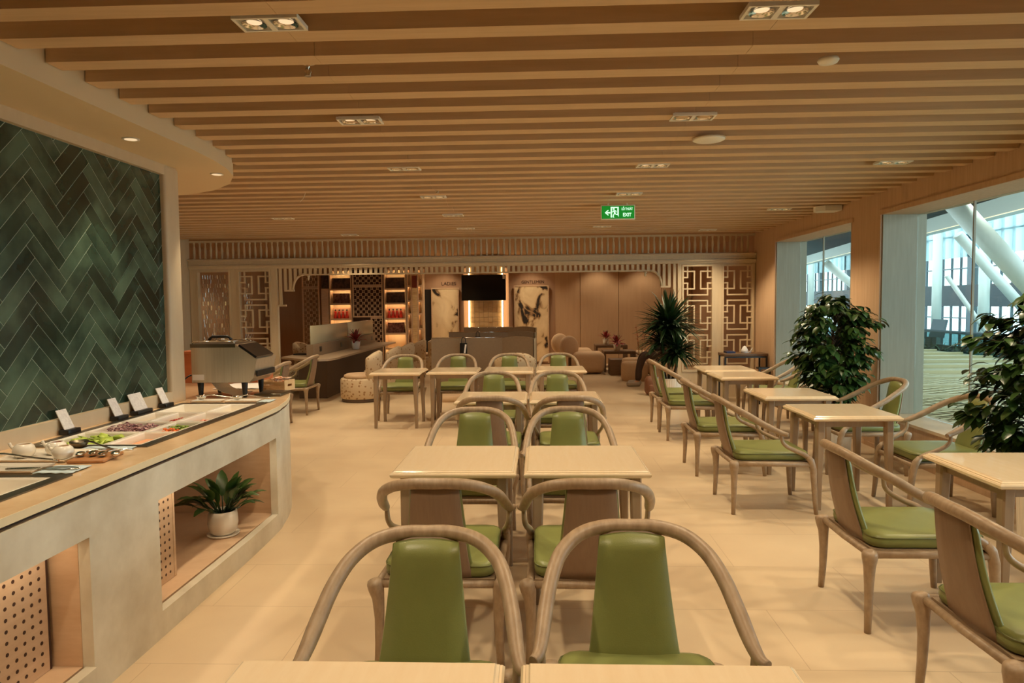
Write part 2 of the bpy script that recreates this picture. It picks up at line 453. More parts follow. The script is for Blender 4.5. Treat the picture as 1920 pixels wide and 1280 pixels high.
for n, (a, c, js) in enumerate(((OP[0][0], OP[0][1], (4.3, 6.6)), (OP[1][0], OP[1][1], (9.98,)))):
    ys = [a + .021] + list(js) + [c - .021]
    wn = bpy.data.objects.new('window_%d' % (n + 1), None); COL.objects.link(wn); wn['kind'] = 'structure'
    wn.location = (0, 0, 0)
    for p, q in zip(ys, ys[1:]):
        mb().box(GX, p + .003, SILL + .004, GX + .012, q - .003, HEAD - .004).build('glass_pane', m_glaze, wn)
    for j in js: mb().box(GX - .004, j - .008, SILL + .002, GX + .016, j + .008, HEAD - .002).build('glass_joint', m_reveal, wn)

# ------------------------------------------------------------------ timber partition
def lattice(bx, x0, x1, z0, z1, y0, y1, motifs=3):
    W, Hm = x1 - x0, (z1 - z0) / motifs; s = W / 354.0; bw = 8.5 * s
    def hz(m, y, a, c):
        z = z1 - m * Hm - y / 395.0 * Hm
        if z < z0 + .01: return
        bx.box(x0 + a * s, y0, z - bw, x0 + c * s, y1, z + bw)
    def vt(m, x, a, c):
        za, zc = z1 - m * Hm - a / 395.0 * Hm, z1 - m * Hm - c / 395.0 * Hm
        za, zc = min(za, z1), max(zc, z0)
        bx.box(x0 + x * s - bw, y0 + .001, zc, x0 + x * s + bw, y1 - .001, za)
    for m in range(motifs):
        if m: hz(m, -5, 45, 312)
        for y in (55, 255): hz(m, y, 0, 147); hz(m, y, 210, 354)
        for y in (125, 190): hz(m, y, 0, 62); hz(m, y, 295, 354)
        hz(m, 325, 45, 312)
        for x in (53, 305): vt(m, x, -5, 130); vt(m, x, 190, 330)
        for x in (138, 218): vt(m, x, 50, 260)
def screen(name, label, x0, x1, wins):
    r = thing(name, label, 'lattice screen', (0, PY, 0))
    f = mb(); xs = [x0] + [v for wv in wins for v in wv] + [x1]
    for a, c in zip(xs[0::2], xs[1::2]): f.box(a, -.04, 0.001, c, .04, 2.30)
    for a, c in wins:
        f.box(a, -.04, 0.001, c, .04, .47); f.box(a, -.04, 2.25, c, .04, 2.30)
    f.build('screen_frame', m_part, r)
    for a, c in wins:
        g = mb(); e = .03
        g.box(a - e, -.055, 2.25, c + e, -.041, 2.28).box(a - e, -.055, .44, c + e, -.041, .47)
        g.box(a - e, -.055, .47, a, -.041, 2.25).box(c, -.055, .47, c + e, -.041, 2.25)
        g.build('window_moulding', m_part, r)
    return r
sr = screen('lattice_screen', 'cream timber screen with two openwork lattice windows behind the black legged console table', 2.40, WX - .01, [(2.50, 2.98), (3.18, 3.66)])
for a, c in ((2.50, 2.98), (3.18, 3.66)):
    lb = mb(); lattice(lb, a, c, .47, 2.25, -.015, .015); lb.build('lattice', m_part, sr)
sl = screen('lattice_screen', 'cream timber screen at far left with glinting chip curtain and one lattice window', -6.14, -4.58, [(-5.99, -5.44), (-5.25, -4.72)])
lb = mb(); lattice(lb, -5.25, -4.72, .47, 2.25, -.015, .015); lb.build('lattice', m_part, sl)
m_chip = mat('mirror_chip', L(226, 232, 226), .22, .85)
def chips(x0, x1, label):
    c = mb(); rr = random.Random(int(x0 * 100)); nx = int((x1 - x0) / .045)
    for i in range(nx):
        for j in range(22):
            x = x0 + .02 + i * .045; z = 2.2 - j * .078
            if rr.random() < .12: continue
            T = Matrix.Translation((x + .012 * (j % 2), 0, z - .035)) @ Matrix.Rotation(rr.choice((-.7, -.45, .5)), 4, 'Z') @ Matrix.Rotation(rr.uniform(-.2, .2), 4, 'X')
            c.box(-.009, -.0015, -.036, .009, .0015, .036, T)
    o = c.build('chip_curtain', m_chip, None, (0, PY + .06, 0)); o['kind'] = 'stuff'
    tag(o, label, 'chip curtain')
chips(-5.98, -5.45, 'curtain of small mirrored chips behind the left window of the far left screen')
chips(-5.24, -5.04, 'narrow curtain of mirrored chips behind the left edge of the far left lattice')
# beam above the opening
bm_ = mb().box(-6.14, PY - .07, 2.30, WX - .01, PY + .07, 2.44).box(-6.14, PY - .10, 2.335, WX - .01, PY - .071, 2.36).box(-6.14, PY - .09, 2.38, WX - .01, PY - .071, 2.395).box(-6.14, PY - .11, 2.44, WX - .01, PY + .08, 2.462)
struct('trim_5', bm_, m_part)
gr = thing('baluster_grille', 'long row of turned balusters above the timber beam under the slatted ceiling', 'grille', (0, PY, 0))
mb().box(-6.14, -.03, 2.463, WX - .01, .03, 2.48).box(-6.14, -.03, 2.765, WX - .01, .03, 2.798).build('rail', m_part, gr)
bal = None
for i in range(98):
    x = -6.06 + i * .0995
    if bal is None:
        bal = mb().lathe([(.021, 0), (.021, .02), (.016, .03), (.022, .07), (.024, .15), (.017, .215), (.012, .225), (.018, .235), (.012, .245), (.02, .26), (.02, .285)], n=8).build('baluster', m_part, gr, (x, 0, 2.48))
    else:
        c = bal.copy(); COL.objects.link(c); c.location = (x, 0, 2.48); c.parent = gr
# slatted valance with stepped arched corners
va = thing('slatted_valance', 'cream valance of short upright slats with arched corners hanging in the partition opening', 'valance', (0, PY, 0))
X0, X1 = -4.58, 2.40
def zlow(x):
    d = min(x - X0, X1 - x)
    if d < .12: return 1.66
    if d < .27: return 1.92
    if d < .47: return 1.94 + .245 * math.sqrt(max(0, 1 - ((.47 - d) / .2) ** 2))
    return 2.20
n = 78
for i in range(n):
    x = X0 + .05 + i * (X1 - X0 - .1) / (n - 1)
    mb().box(x - .024, -.018, zlow(x), x + .024, .018, 2.299).build('valance_slat', m_part, va)
rl = mb().box(X0 + .47, -.028, 2.175, X1 - .47, .028, 2.20)
for sg, xx in ((1, X0), (-1, X1)):
    pts = [(xx + sg * (.27 + .2 * (1 - math.cos(a))), 0, 1.92 + .27 * math.sin(a)) for a in [PI / 2 * i / 10 for i in range(11)]]
    rl.tube(pts, .022, 8)
    rl.box(min(xx + sg * .12, xx + sg * .29), -.024, 1.895, max(xx + sg * .12, xx + sg * .29), .024, 1.925)
    rl.box(min(xx, xx + sg * .14), -.024, 1.635, max(xx, xx + sg * .14), .024, 1.665)
    rl.lathe([(.028, 0), (.028, -.02), (.014, -.04), (.024, -.06), (.006, -.09)], xx + sg * .55, 0, 10, z0=2.175)
rl.build('valance_rail', m_part, va)

# ------------------------------------------------------------------ lounge shell
struct('wall_back', mb().box(-7.6, BY, 0, 4.2, BY + .1, 2.949), m_panel)
struct('wall_lounge_left', mb().box(-7.6, PY + .1, 0, -7.5, BY, 2.949).box(-7.5, PY - .02, 0, -6.31, PY + .1, 2.949), m_panel2)
struct('wall_lounge_right', mb().box(4.12, PY + .07, 0, 4.19, BY, 2.949), m_panel)
pn = mb()
for a, c, d in ((.46, 1.13, .03), (1.14, 2.15, .05), (2.16, 3.3, .03), (3.31, 4.1, .05)): pn.box(a, BY - d, 0.001, c, BY - .001, 2.949)
struct('trim_6', pn, m_panel2)
# ================================================================== TABLES AND CHAIRS
def make_table(wx, wy):
    r = thing('dining_table', '', 'table')
    t = mb()
    def ring(i, z): return [(-wx / 2 + i, -wy / 2 + i, z), (wx / 2 - i, -wy / 2 + i, z), (wx / 2 - i, wy / 2 - i, z), (-wx / 2 + i, wy / 2 - i, z)]
    t.rings([ring(.014, .708), ring(.003, .716), ring(0, .728), ring(.006, .736), ring(.012, .737), ring(.013, .741), ring(.02, .745), ring(.024, .75)], smooth=False)
    t.build('tabletop', m_table, r)
    a = mb(); i = .075
    a.box(-wx / 2 + i, -wy / 2 + i, .655, wx / 2 - i, -wy / 2 + i + .02, .708).box(-wx / 2 + i, wy / 2 - i - .02, .655, wx / 2 - i, wy / 2 - i, .708)
    a.box(-wx / 2 + i, -wy / 2 + i + .021, .655, -wx / 2 + i + .02, wy / 2 - i - .021, .708).box(wx / 2 - i - .02, -wy / 2 + i + .021, .655, wx / 2 - i, wy / 2 - i - .021, .708)
    a.build('apron', m_tleg, r)
    for sx in (-1, 1):
        for sy in (-1, 1):
            x, y = sx * (wx / 2 - .078), sy * (wy / 2 - .078)
            def sq(h, z, ox=0, oy=0):
                c = h * .3
                return [(x + ox + u, y + oy + v, z) for u, v in ((-h + c, -h), (h - c, -h), (h, -h + c), (h, h - c), (h - c, h), (-h + c, h), (-h, h - c), (-h, -h + c))]
            mb().rings([sq(.0185, 0, sx * .012, sy * .012), sq(.022, .25, sx * .009, sy * .009), sq(.0285, .5, sx * .003, sy * .003), sq(.031, .707)], smooth=False).build('leg', m_tleg, r)
    return r
table0 = make_table(.68, .68)
def place_table(x, y, label, group, first=[1], rz=0):
    if first:
        first.pop(); table0.location = (x, y, 0); table0['label'] = label; table0['group'] = group; return table0
    return dup(table0, (x, y, 0), rz, label, group)
GC = 'two-seat tables in the middle row'; GR = 'two-seat tables along the windows'; GL = 'tables behind the buffet'
place_table(-.43, 1.33, 'pale lacquered table at bottom edge of the photo, left one of the front pair', GC)
place_table(.29, 1.33, 'pale lacquered table at bottom edge of the photo, right one of the front pair', GC)
place_table(-.465, 3.93, 'pale lacquered square table in the second row, left of the narrow gap', GC)
place_table(.255, 3.93, 'pale lacquered square table in the second row, right of the narrow gap', GC)
place_table(-.45, 6.58, 'pale table in the third row, left one, behind the wooden chair backs', GC)
place_table(.25, 6.58, 'pale table in the third row, right one, behind the wooden chair backs', GC)
place_table(-1.90, 9.23, 'pale table of the rearmost row, first from the left, by the floral armchairs', GC)
place_table(-1.15, 9.29, 'pale table of the rearmost row, second from the left', GC)
place_table(-.41, 9.33, 'pale table of the rearmost row, third from the left', GC)
place_table(.305, 9.39, 'pale table of the rearmost row, at its right end', GC)
place_table(2.585, 3.71, 'nearest table of the window row, cut by the right photo edge', GR)
place_table(2.46, 5.65, 'second nearest window row table, between two green chairs facing each other', GR)
place_table(2.45, 6.76, 'third nearest window row table with a bright window reflection on its top', GR)
place_table(2.49, 8.45, 'fourth table of the window row, pushed against the farthest one', GR)
place_table(2.51, 9.32, 'farthest table of the window row, nearest the spiky potted palm', GR)
place_table(-4.62, 9.05, 'pale table behind the toaster, partly hidden by left green chairs', GL)
place_table(-4.64, 10.33, 'pale table by the left lattice screen behind the green chairs', GL)

def make_chair():
    r = thing('dining_armchair', '', 'chair')
    # frame of the seat
    f = mb()
    f.tube([(-.265, -.29, .395), (0, -.30, .397), (.265, -.29, .395)], .017, 10)
    f.tube([(-.27, .30, .385), (0, .305, .385), (.27, .30, .385)], .018, 10)
    for s in (-1, 1): f.tube([(s * .272, -.285, .393), (s * .262, 0, .39), (s * .268, .30, .385)], .02, 10)
    f.build('seat_frame', m_chair, r)
    mb().box(-.25, -.27, .392, .25, .285, .411).build('seat_board', m_tleg, r)
    def ring(hw, y0, y1, z, c=.06):
        out = []
        for (sx, sy, a0) in ((1, 1, 0), (-1, 1, 90), (-1, -1, 180), (1, -1, 270)):
            cxx, cyy = sx * (hw - c), (y1 - c if sy > 0 else y0 + c)
            for k in range(4):
                a = math.radians(a0 + 30 * k); out.append((cxx + c * math.cos(a), cyy + c * math.sin(a), z))
        return out
    c = mb()
    c.rings([ring(.238, -.255, .278, .413), ring(.248, -.265, .288, .420), ring(.252, -.268, .292, .442), ring(.250, -.266, .290, .463), ring(.243, -.26, .283, .476), ring(.225, -.24, .265, .481), ring(.15, -.17, .19, .483)])
    cu = c.build('seat_cushion', m_green, r)
    e = mb(); lp = [Vector(p) for p in ring(.2505, -.2665, .2905, .465)]
    e.tube(lp + [lp[0]], .0035, 6); e.build('piping', m_piping, cu)
    # horseshoe rail
    half = [(0, -.365, .868), (.09, -.36, .867), (.175, -.332, .850), (.238, -.268, .812), (.272, -.178, .762), (.29, -.09, .708), (.302, .01, .657), (.312, .07, .633), (.327, .098, .628)]
    P = [(-x, y, z) for x, y, z in reversed(half[1:])] + half
    pts = catmull(P, 5); n = len(pts)
    rad = [.0145 + .0100 * min(1, min(i, n - 1 - i) / 13) for i in range(n)]
    mb().tube(pts, rad, 12).build('back_rail', m_chair, r)
    for s in (-1, 1):
        # rear leg with flared knob
        mb().tube([(s * .287, -.298, .418), (s * .286, -.297, .412), (s * .284, -.296, .40), (s * .279, -.294, .375), (s * .272, -.291, .33), (s * .268, -.29, .24), (s * .271, -.292, .12), (s * .278, -.297, 0)],
                  [.014, .031, .037, .036, .028, .0225, .0195, .016], 12).build('leg', m_chair, r)
        mb().tube([(s * .274, .335, 0), (s * .268, .325, .12), (s * .267, .318, .25), (s * .27, .309, .35), (s * .273, .29, .415), (s * .274, .262, .45)],
                  [.0155, .0195, .0225, .026, .026, .021], 12).build('leg', m_chair, r)
        ap = catmull([(s * .273, .285, .422), (s * .275, .24, .463), (s * .282, .16, .50), (s * .293, .095, .535), (s * .301, .062, .575), (s * .304, .055, .632)], 5)
        m_ = len(ap)
        mb().tube(ap, [.02 - .008 * i / (m_ - 1) for i in range(m_)], 10).build('arm_support', m_chair, r)
    # splat and back pad
    def slab(y_off, th, dw, bulge, z0, z1, inset):
        R = []; N = 10
        for i in range(N + 1):
            t = i / N; z = z0 + (z1 - z0) * t
            hw = .152 + (.104 - .152) * (t ** .8) + dw
            y = -.262 - .095 * t - .014 * math.sin(PI * t) + y_off
            e = 1.0
            if inset and (i == 0 or i == N): e = .55
            zz = z
            bow = .006 * (1 - t)
            sec = [(-hw, y + th * .5), (-hw * .97, y + th * .1), (-hw * .5, y - bow), (0, y - bow * 1.5), (hw * .5, y - bow), (hw * .97, y + th * .1), (hw, y + th * .5), (hw * .97, y + th * (.9 if e == 1 else .5)), (hw * .5, y + (th + bulge) * e), (0, y + (th + bulge * 1.3) * e), (-hw * .5, y + (th + bulge) * e), (-hw * .97, y + th * (.9 if e == 1 else .5))]
            arch = .014 * (1 if i == N else 0)
            R.append([(a, b_, zz + arch * (1 - (a / hw) ** 2)) for a, b_ in sec])
        return mb().rings(R)
    slab(0, .014, 0, 0, .405, .852, False).build('back_panel', m_splat, r)
    slab(.015, .026, .007, .008, .425, .842, True).build('back_pad', m_green, r)
    return r
chair0 = make_chair()
CG = 'horseshoe armchairs with green leather pads'
def place_chair(x, y, rz, label, first=[1]):
    if first:
        first.pop(); chair0.location = (x, y, 0); chair0.rotation_euler = (0, 0, rz); chair0['label'] = label; chair0['group'] = CG; return chair0
    return dup(chair0, (x, y, 0), rz, label, CG)
NR, SR, ER, WR = 0, PI, -PI / 2, PI / 2      # facing away, facing camera, facing windows, facing buffet
place_chair(-.372, 1.905, SR + .03, 'nearest green backed armchair facing the camera, left of the front pair')
place_chair(.306, 1.975, SR - .02, 'nearest green backed armchair facing the camera, right of the front pair')
place_chair(-.455, 3.26, NR, 'armchair showing its wooden back, left one before the second row tables')
place_chair(.225, 3.26, NR, 'armchair showing its wooden back, right one before the second row tables')
place_chair(-.465, 4.58, SR, 'green backed armchair facing the camera behind the left second row table')
place_chair(.21, 4.60, SR, 'green backed armchair facing the camera behind the right second row table')
place_chair(-.408, 5.91, NR, 'armchair showing its wooden back, left one before the third row tables')
place_chair(.258, 5.91, NR, 'armchair showing its wooden back, right one before the third row tables')
place_chair(-.50, 7.24, SR, 'green backed armchair facing the camera behind the left third row table')
place_chair(.205, 7.25, SR, 'green backed armchair facing the camera behind the right third row table')
place_chair(-2.01, 9.90, SR, 'green backed armchair behind the leftmost table of the rearmost row')
place_chair(-1.22, 9.98, SR, 'green backed armchair behind the second table from left in the rearmost row')
place_chair(-.44, 10.0, SR, 'green backed armchair behind the third table from left in the rearmost row')
place_chair(.30, 10.06, SR, 'green backed armchair behind the right end table of the rearmost row')
place_chair(1.89, 2.58, ER, 'armchair facing the windows, cut by the lower right photo corner')
place_chair(1.91, 3.63, ER, 'armchair facing the windows at the left of the nearest window row table')
place_chair(1.79, 5.53, ER, 'armchair facing the windows at the left of the second window row table')
place_chair(1.78, 6.70, ER, 'armchair facing the windows at the left of the third window row table')
place_chair(1.82, 8.36, ER, 'second armchair from the spiky palm in the row facing the windows')
place_chair(1.84, 9.10, ER, 'armchair closest to the spiky palm in the row facing the windows')
place_chair(3.13, 5.48, WR, 'armchair backed to the window beside the nearest leafy plant')
place_chair(3.12, 6.70, WR, 'armchair backed to the pillar, right of the table with the bright reflection')
place_chair(3.16, 8.42, WR, 'armchair by the far window, partly hidden behind the farther leafy plant')
place_chair(3.18, 9.34, WR, 'farthest armchair by the far window, beside the farthest window row table')
place_chair(-3.78, 10.33, WR, 'green seated armchair facing left before the long desk')
place_chair(-3.78, 9.13, WR, 'armchair facing left, partly hidden by the buffet end')
place_chair(-3.80, 8.22, WR, 'armchair facing left just behind the toaster')
# ================================================================== BUFFET
CT = .91
PF = [(-1.88, -1.2), (-1.88, 2.73), (-1.88, 3.25), (-1.882, 4.3), (-1.90, 4.82), (-1.928, 5.0), (-1.965, 5.2), (-2.035, 5.45), (-2.12, 5.68), (-2.235, 5.93), (-2.36, 6.17), (-2.60, 6.52), (-2.88, 6.8), (-3.2, 6.97), (-3.6, 7.03)]
def refine(P, k=4):
    q = catmull([(x, y, 0) for x, y in P[3:]], k); return P[:3] + [(v.x, v.y) for v in q]
PF = refine(PF)
def offs(P, d):
    out = []
    for i, p in enumerate(P):
        a, b = Vector(P[max(i - 1, 0)]), Vector(P[min(i + 1, len(P) - 1)])
        t = (b - a).normalized(); nrm = Vector((-t.y, t.x))
        out.append((p[0] + nrm.x * d, p[1] + nrm.y * d))
    return out
bu = thing('buffet_counter', 'long curved buffet counter with pale plastered front, stone top and two lit niches', 'buffet counter', (0, 0, 0))
OUT, INN = PF, offs(PF, .05)
body = mb()
def wallseg(i, z0, z1): body.prism([OUT[i], OUT[i + 1], INN[i + 1], INN[i]][::-1], z0, z1)
NICHE = [(.4, 2.73), (3.25, 4.85)]
for i in range(len(PF) - 1):
    ym = (PF[i][1] + PF[i + 1][1]) / 2
    if any(a < ym < c for a, c in NICHE) and i != 0:
        wallseg(i, .0, .13); wallseg(i, .69, .862)
    elif i == 0:
        body.box(-1.92, -1.2, 0, -1.87, .4, .862).box(-1.92, .4, 0, -1.87, 2.73, .13).box(-1.92, .4, .69, -1.87, 2.73, .862)
    else: wallseg(i, 0, .862)
body.build('front_panel', m_body, bu)
body = mb().box(-2.80, -1.2, 0.001, -2.76, 5.24, .862).box(-3.6, 6.9, 0.001, -3.56, 7.0, .862).box(-3.6, 5.24, .001, -2.76, 5.28, .862)
body.build('carcass', m_nwood, bu)
gap = mb(); O2, I2 = offs(PF, .02), offs(PF, .06)
for i in range(len(PF) - 1): gap.prism([O2[i], O2[i + 1], I2[i + 1], I2[i]][::-1], .8622, .8778)
gap.build('shadow_gap', m_gap, bu)
for a, c in NICHE:
    n = mb(); n.box(-2.74, a, .10, -1.932 if a < 3 else -1.945, c, .13); n.box(-2.74, a, .69, -1.932 if a < 3 else -1.945, c, .705)
    n.build('niche_board', m_nwood, bu)
ni = mb().box(-2.72, 3.20, .131, -2.70, 4.85, .689).box(-2.70, 4.85, .10, -1.95, 4.87, .705).box(-2.70, 3.22, .131, -2.08, 3.249, .689).box(-2.72, .42, .131, -2.70, 2.729, .689).box(-2.70, 2.731, .10, -1.932, 2.75, .705)
ni.build('niche_lining', m_nwood, bu)
def perf(y0, y1, rows, label):
    d = mb().box(-2.072, y0, .132, -2.052, y1, .688).build('perforated_panel', m_nwood, bu)
    h = mb(); n = int((y1 - y0 - .08) / .045)
    for i in range(n):
        for j in range(rows):
            yy, zz = y1 - .04 - i * .045, .175 + j * .045
            h.rings([[(-2.0515 + e, yy + .008 * math.cos(q), zz + .008 * math.sin(q)) for q in [PI / 4 * u for u in range(8)]] for e in (-.001, .0006)], smooth=False)
    o = h.build('vent_holes', m_gap, d); o['kind'] = 'stuff'
perf(3.25, 3.68, 11, ''); perf(1.2, 2.70, 11, '')
mb().box(-2.07, 3.6805, .132, -2.05, 3.70, .688).build('panel_edge', m_nwood, bu)
mb().box(-2.06, 2.7005, .132, -2.0515, 2.712, .688).build('door_edge', m_gap, bu)
for a, c in NICHE: mb().box(-1.99, a + .1, .682, -1.975, c - .1, .689).build('led_strip', m_strip2, bu)
area((-1.985, 4.1, .678), .95, .05, 1.3); area((-1.985, 1.7, .678), 1.3, .05, 2.0)
# stone top: outline with two cut-outs made of strips
TOPF = offs(PF, -.003)
W1, W2 = (-2.70, 3.47, -2.06, 5.03), (-2.70, .9, -2.05, 2.86)
ct = mb(); z0, z1 = .878, CT
def strip(i, xin): 
    a, b_ = TOPF[i], TOPF[i + 1]; ct.prism([a, (xin, a[1]), (xin, b_[1]), b_][::-1] if False else [a, b_, (xin, b_[1]), (xin, a[1])], z0, z1)
ct.box(-2.79, -1.2, z0, TOPF[0][0], .9, z1).box(-2.79, .9, z0, -2.70, 2.86, z1).box(-2.05, .9, z0, TOPF[0][0], 2.86, z1).box(-2.79, 2.86, z0, TOPF[0][0], 3.47, z1).box(-2.79, 3.47, z0, -2.70, 5.03, z1)
prev = (TOPF[0][0], 3.47); pts = [prev] + [p for p in TOPF if 3.47 < p[1] < 5.03]
def fx(y):
    for (a, b_), (c, d) in zip(TOPF, TOPF[1:]):
        if b_ <= y <= d: return a + (c - a) * (y - b_) / (d - b_)
    return TOPF[0][0]
pts.append((fx(5.03), 5.03))
for a, b_ in zip(pts, pts[1:]): ct.prism([a, b_, (-2.06, b_[1]), (-2.06, a[1])], z0, z1)
tail = [(fx(5.03), 5.03)] + [p for p in TOPF if p[1] > 5.03] + [(-3.65, 5.24), (-2.79, 5.24), (-2.79, 5.03)]
ct.prism(tail, z0, z1)
top = ct.build('countertop', m_stone, bu)
rim = mb(); RA, RB = offs(PF, -.008), offs(PF, -.0032)
for i in range(len(PF) - 1): rim.prism([RA[i], RA[i + 1], RB[i + 1], RB[i]][::-1], .880, CT + .001)
rim.build('top_rim', m_rim, top)
def well(x0, y0, x1, y1, label):
    r = thing('cold_well', label, 'cold well', (0, 0, 0), 0, 'sunken cold wells in the counter')
    f = mb(); e = .045
    f.box(x0 - .012, y0 - .012, CT + .0005, x0 + .03, y1 + .012, CT + .006).box(x1 - e, y0 - .012, CT + .0005, x1 + .012, y1 + .012, CT + .006)
    f.box(x0 + .0301, y0 - .012, CT + .0005, x1 - e - .0001, y0 + .03, CT + .006).box(x0 + .0301, y1 - .04, CT + .0005, x1 - e - .0001, y1 + .012, CT + .006)
    f.build('rim', m_well, r)
    b = mb().box(x0 + .003, y0 + .003, CT - .10, x1 - .003, y1 - .003, CT - .095).box(x0 + .003, y0 + .003, CT - .095, x0 + .008, y1 - .003, CT).box(x1 - .008, y0 + .003, CT - .095, x1 - .003, y1 - .003, CT)
    b.box(x0 + .0081, y0 + .003, CT - .095, x1 - .0081, y0 + .008, CT).box(x0 + .0081, y1 - .008, CT - .095, x1 - .0081, y1 - .003, CT)
    b.build('basin', m_steel, r)
well(*W1, 'long steel cold well holding salad pans below the little cards')
well(*W2, 'steel cold well at the near left end, cut by the photo edge')
def pan(x0, y0, x1, y1, label, floor_m=None):
    p = mb(); e = .012
    def rg(i, z): return [(x0 + i, y0 + i, z), (x1 - i, y0 + i, z), (x1 - i, y1 - i, z), (x0 + i, y1 - i, z)]
    p.rings([rg(.02, CT - .07), rg(.006, CT - .004), rg(0, CT - .002), rg(0, CT + .005), rg(e, CT + .005), rg(e + .004, CT - .002), rg(e + .014, CT - .062)], smooth=False)
    return tag(p.build('food_pan', m_white), label, 'food pan', 'white pans in the salad well')
g = .002; XB, XM, XF = -2.665, -2.31, -2.11
rows = [3.505, 3.87, 4.22, 4.60, 4.985]
pan(XB, rows[0], XM - g, rows[1] - g, 'white pan of green lettuce nearest the sauce pots')
pan(XM, rows[0], XF, rows[1] - g, 'white pan with a thin orange sauce at the near front corner of the well')
pan(XB, rows[1], XM - g, rows[2] - g, 'wide white pan of shredded purple cabbage')
pan(XM, rows[1], XF, rows[2] - g, 'white pan holding carrot pieces and cucumber')
pan(XB, rows[2], -2.50 - g, rows[3] - g, 'white pan with two cherry tomatoes left')
pan(-2.50, rows[2], XM - g, rows[3] - g, 'white pan with a little red shredded salad, between tomatoes and pink slices')
pan(XM, rows[2], XF, rows[3] - g, 'white pan with pale pink slices at the front of the well')
pan(XB, rows[3], XM - g, rows[4], 'wide empty white pan at the far end of the salad well')
pan(XM, rows[3], XF, rows[4], 'small empty white pan at the far front corner of the salad well')
pan(-2.42, 2.2, -2.10, 2.82, 'white pan in the near well cut by the left photo edge')
PB = CT - .0615
def stuff_bits(name, label, cat, x0, y0, x1, y1, n, m, ln, wd, hgt, curl=.3):
    b = mb(); rr = random.Random(name)
    for i in range(n):
        c = Vector((rr.uniform(x0, x1), rr.uniform(y0, y1), PB + .006 + rr.random() ** 1.4 * hgt)); a = rr.uniform(0, PI)
        d = Vector((math.cos(a), math.sin(a), rr.uniform(-.25, .25))) * ln * rr.uniform(.6, 1.1) * .5
        s = Vector((-math.sin(a), math.cos(a), rr.uniform(-.6, .6))) * wd * .5
        lift = Vector((0, 0, ln * curl * rr.random()))
        q = [c - d - s, c - s + lift, c + d - s, c + d + s, c + s + lift * .6, c - d + s]
        b.add(q + [p + Vector((0, 0, .003)) for p in q], [(0, 1, 4, 5), (1, 2, 3, 4), (6, 11, 10, 7), (7, 10, 9, 8), (0, 5, 11, 6), (2, 8, 9, 3), (0, 6, 7, 1), (1, 7, 8, 2), (3, 9, 10, 4), (4, 10, 11, 5)], True)
    o = b.build(name, m); o['kind'] = 'stuff'; return tag(o, label, cat)
m_let = mat('lettuce', L(150, 178, 60), .5, noise=(L(190, 206, 96), 30, (1, 1, 1), .2)); m_cab = mat('purple_cabbage', L(120, 62, 78), .5, noise=(L(214, 176, 172), 60, (1, 1, 1), .12))
m_car = mat('carrot', L(232, 110, 36), .5); m_cuc = mat('cucumber', L(140, 160, 72), .5); m_tom = mat('tomato', L(214, 62, 34), .25); m_pink = mat('pink_slices', L(226, 160, 140), .5); m_sauce = mat('orange_dressing', L(222, 156, 112), .3); m_rsh = mat('red_shreds', L(190, 70, 60), .5)
stuff_bits('lettuce', 'heap of bright green lettuce in its white pan', 'lettuce', -2.61, 3.56, -2.40, 3.81, 90, m_let, .07, .04, .05)
stuff_bits('shredded_cabbage', 'heap of shredded purple cabbage in the wide pan', 'cabbage', -2.62, 3.92, -2.36, 4.16, 420, m_cab, .05, .008, .058)
stuff_bits('carrot_pieces', 'orange carrot pieces at the near half of their pan', 'carrot', -2.27, 3.91, -2.15, 4.02, 60, m_car, .03, .014, .05)
stuff_bits('cucumber_slices', 'green cucumber slices behind the carrot pieces', 'cucumber', -2.27, 4.06, -2.15, 4.16, 60, m_cuc, .03, .02, .05)
stuff_bits('red_salad', 'small heap of red shredded salad', 'salad', -2.46, 4.27, -2.36, 4.53, 110, m_rsh, .04, .007, .03)
stuff_bits('pink_slices', 'thin layer of pale pink slices in the front pan', 'salad', -2.27, 4.27, -2.15, 4.53, 50, m_pink, .05, .03, .02)
o = mb().box(XM + .03, rows[0] + .03, PB, XF - .03, rows[1] - .032, PB + .03).build('orange_dressing', m_sauce); o['kind'] = 'stuff'; tag(o, 'smooth orange dressing filling the near front pan', 'dressing')
for x, y, lb_ in ((-2.55, 4.33, 'single cherry tomato nearer the cabbage pan'), (-2.565, 4.5, 'single cherry tomato farther from the cabbage pan')):
    o = mb().ball((0, 0, .017), .017, 14, 10).build('cherry_tomato', m_tom, None, (x, y, PB)); tag(o, lb_, 'tomato')
# little card stands
m_cardp = mat('speckled_card', L(228, 222, 218), .6, noise=(L(206, 198, 196), 60, (1, 1, 1), .15))
def stand(y, wd, label):
    r = thing('card_stand', label, 'card stand', (-2.735, y, CT + .001), 0, 'card stands by the tiled wall')
    mb().rbox(-.025, -wd / 2 - .012, 0, .035, wd / 2 + .012, .03, .004, 2).build('base', m_black, r)
    T = Matrix.Translation((.004, 0, .026)) @ Matrix.Rotation(-.42, 4, 'Y')
    c = mb().box(-.002, -wd / 2, 0, .002, wd / 2, .125, T).build('card', m_cardp, r)
stand(3.84, .085, 'black based card stand nearest the sauce pots'); stand(4.31, .085, 'narrow card stand just before the wide one')
stand(4.56, .15, 'widest of the small card stands along the tiled wall'); stand(4.87, .085, 'card stand nearest the toaster')
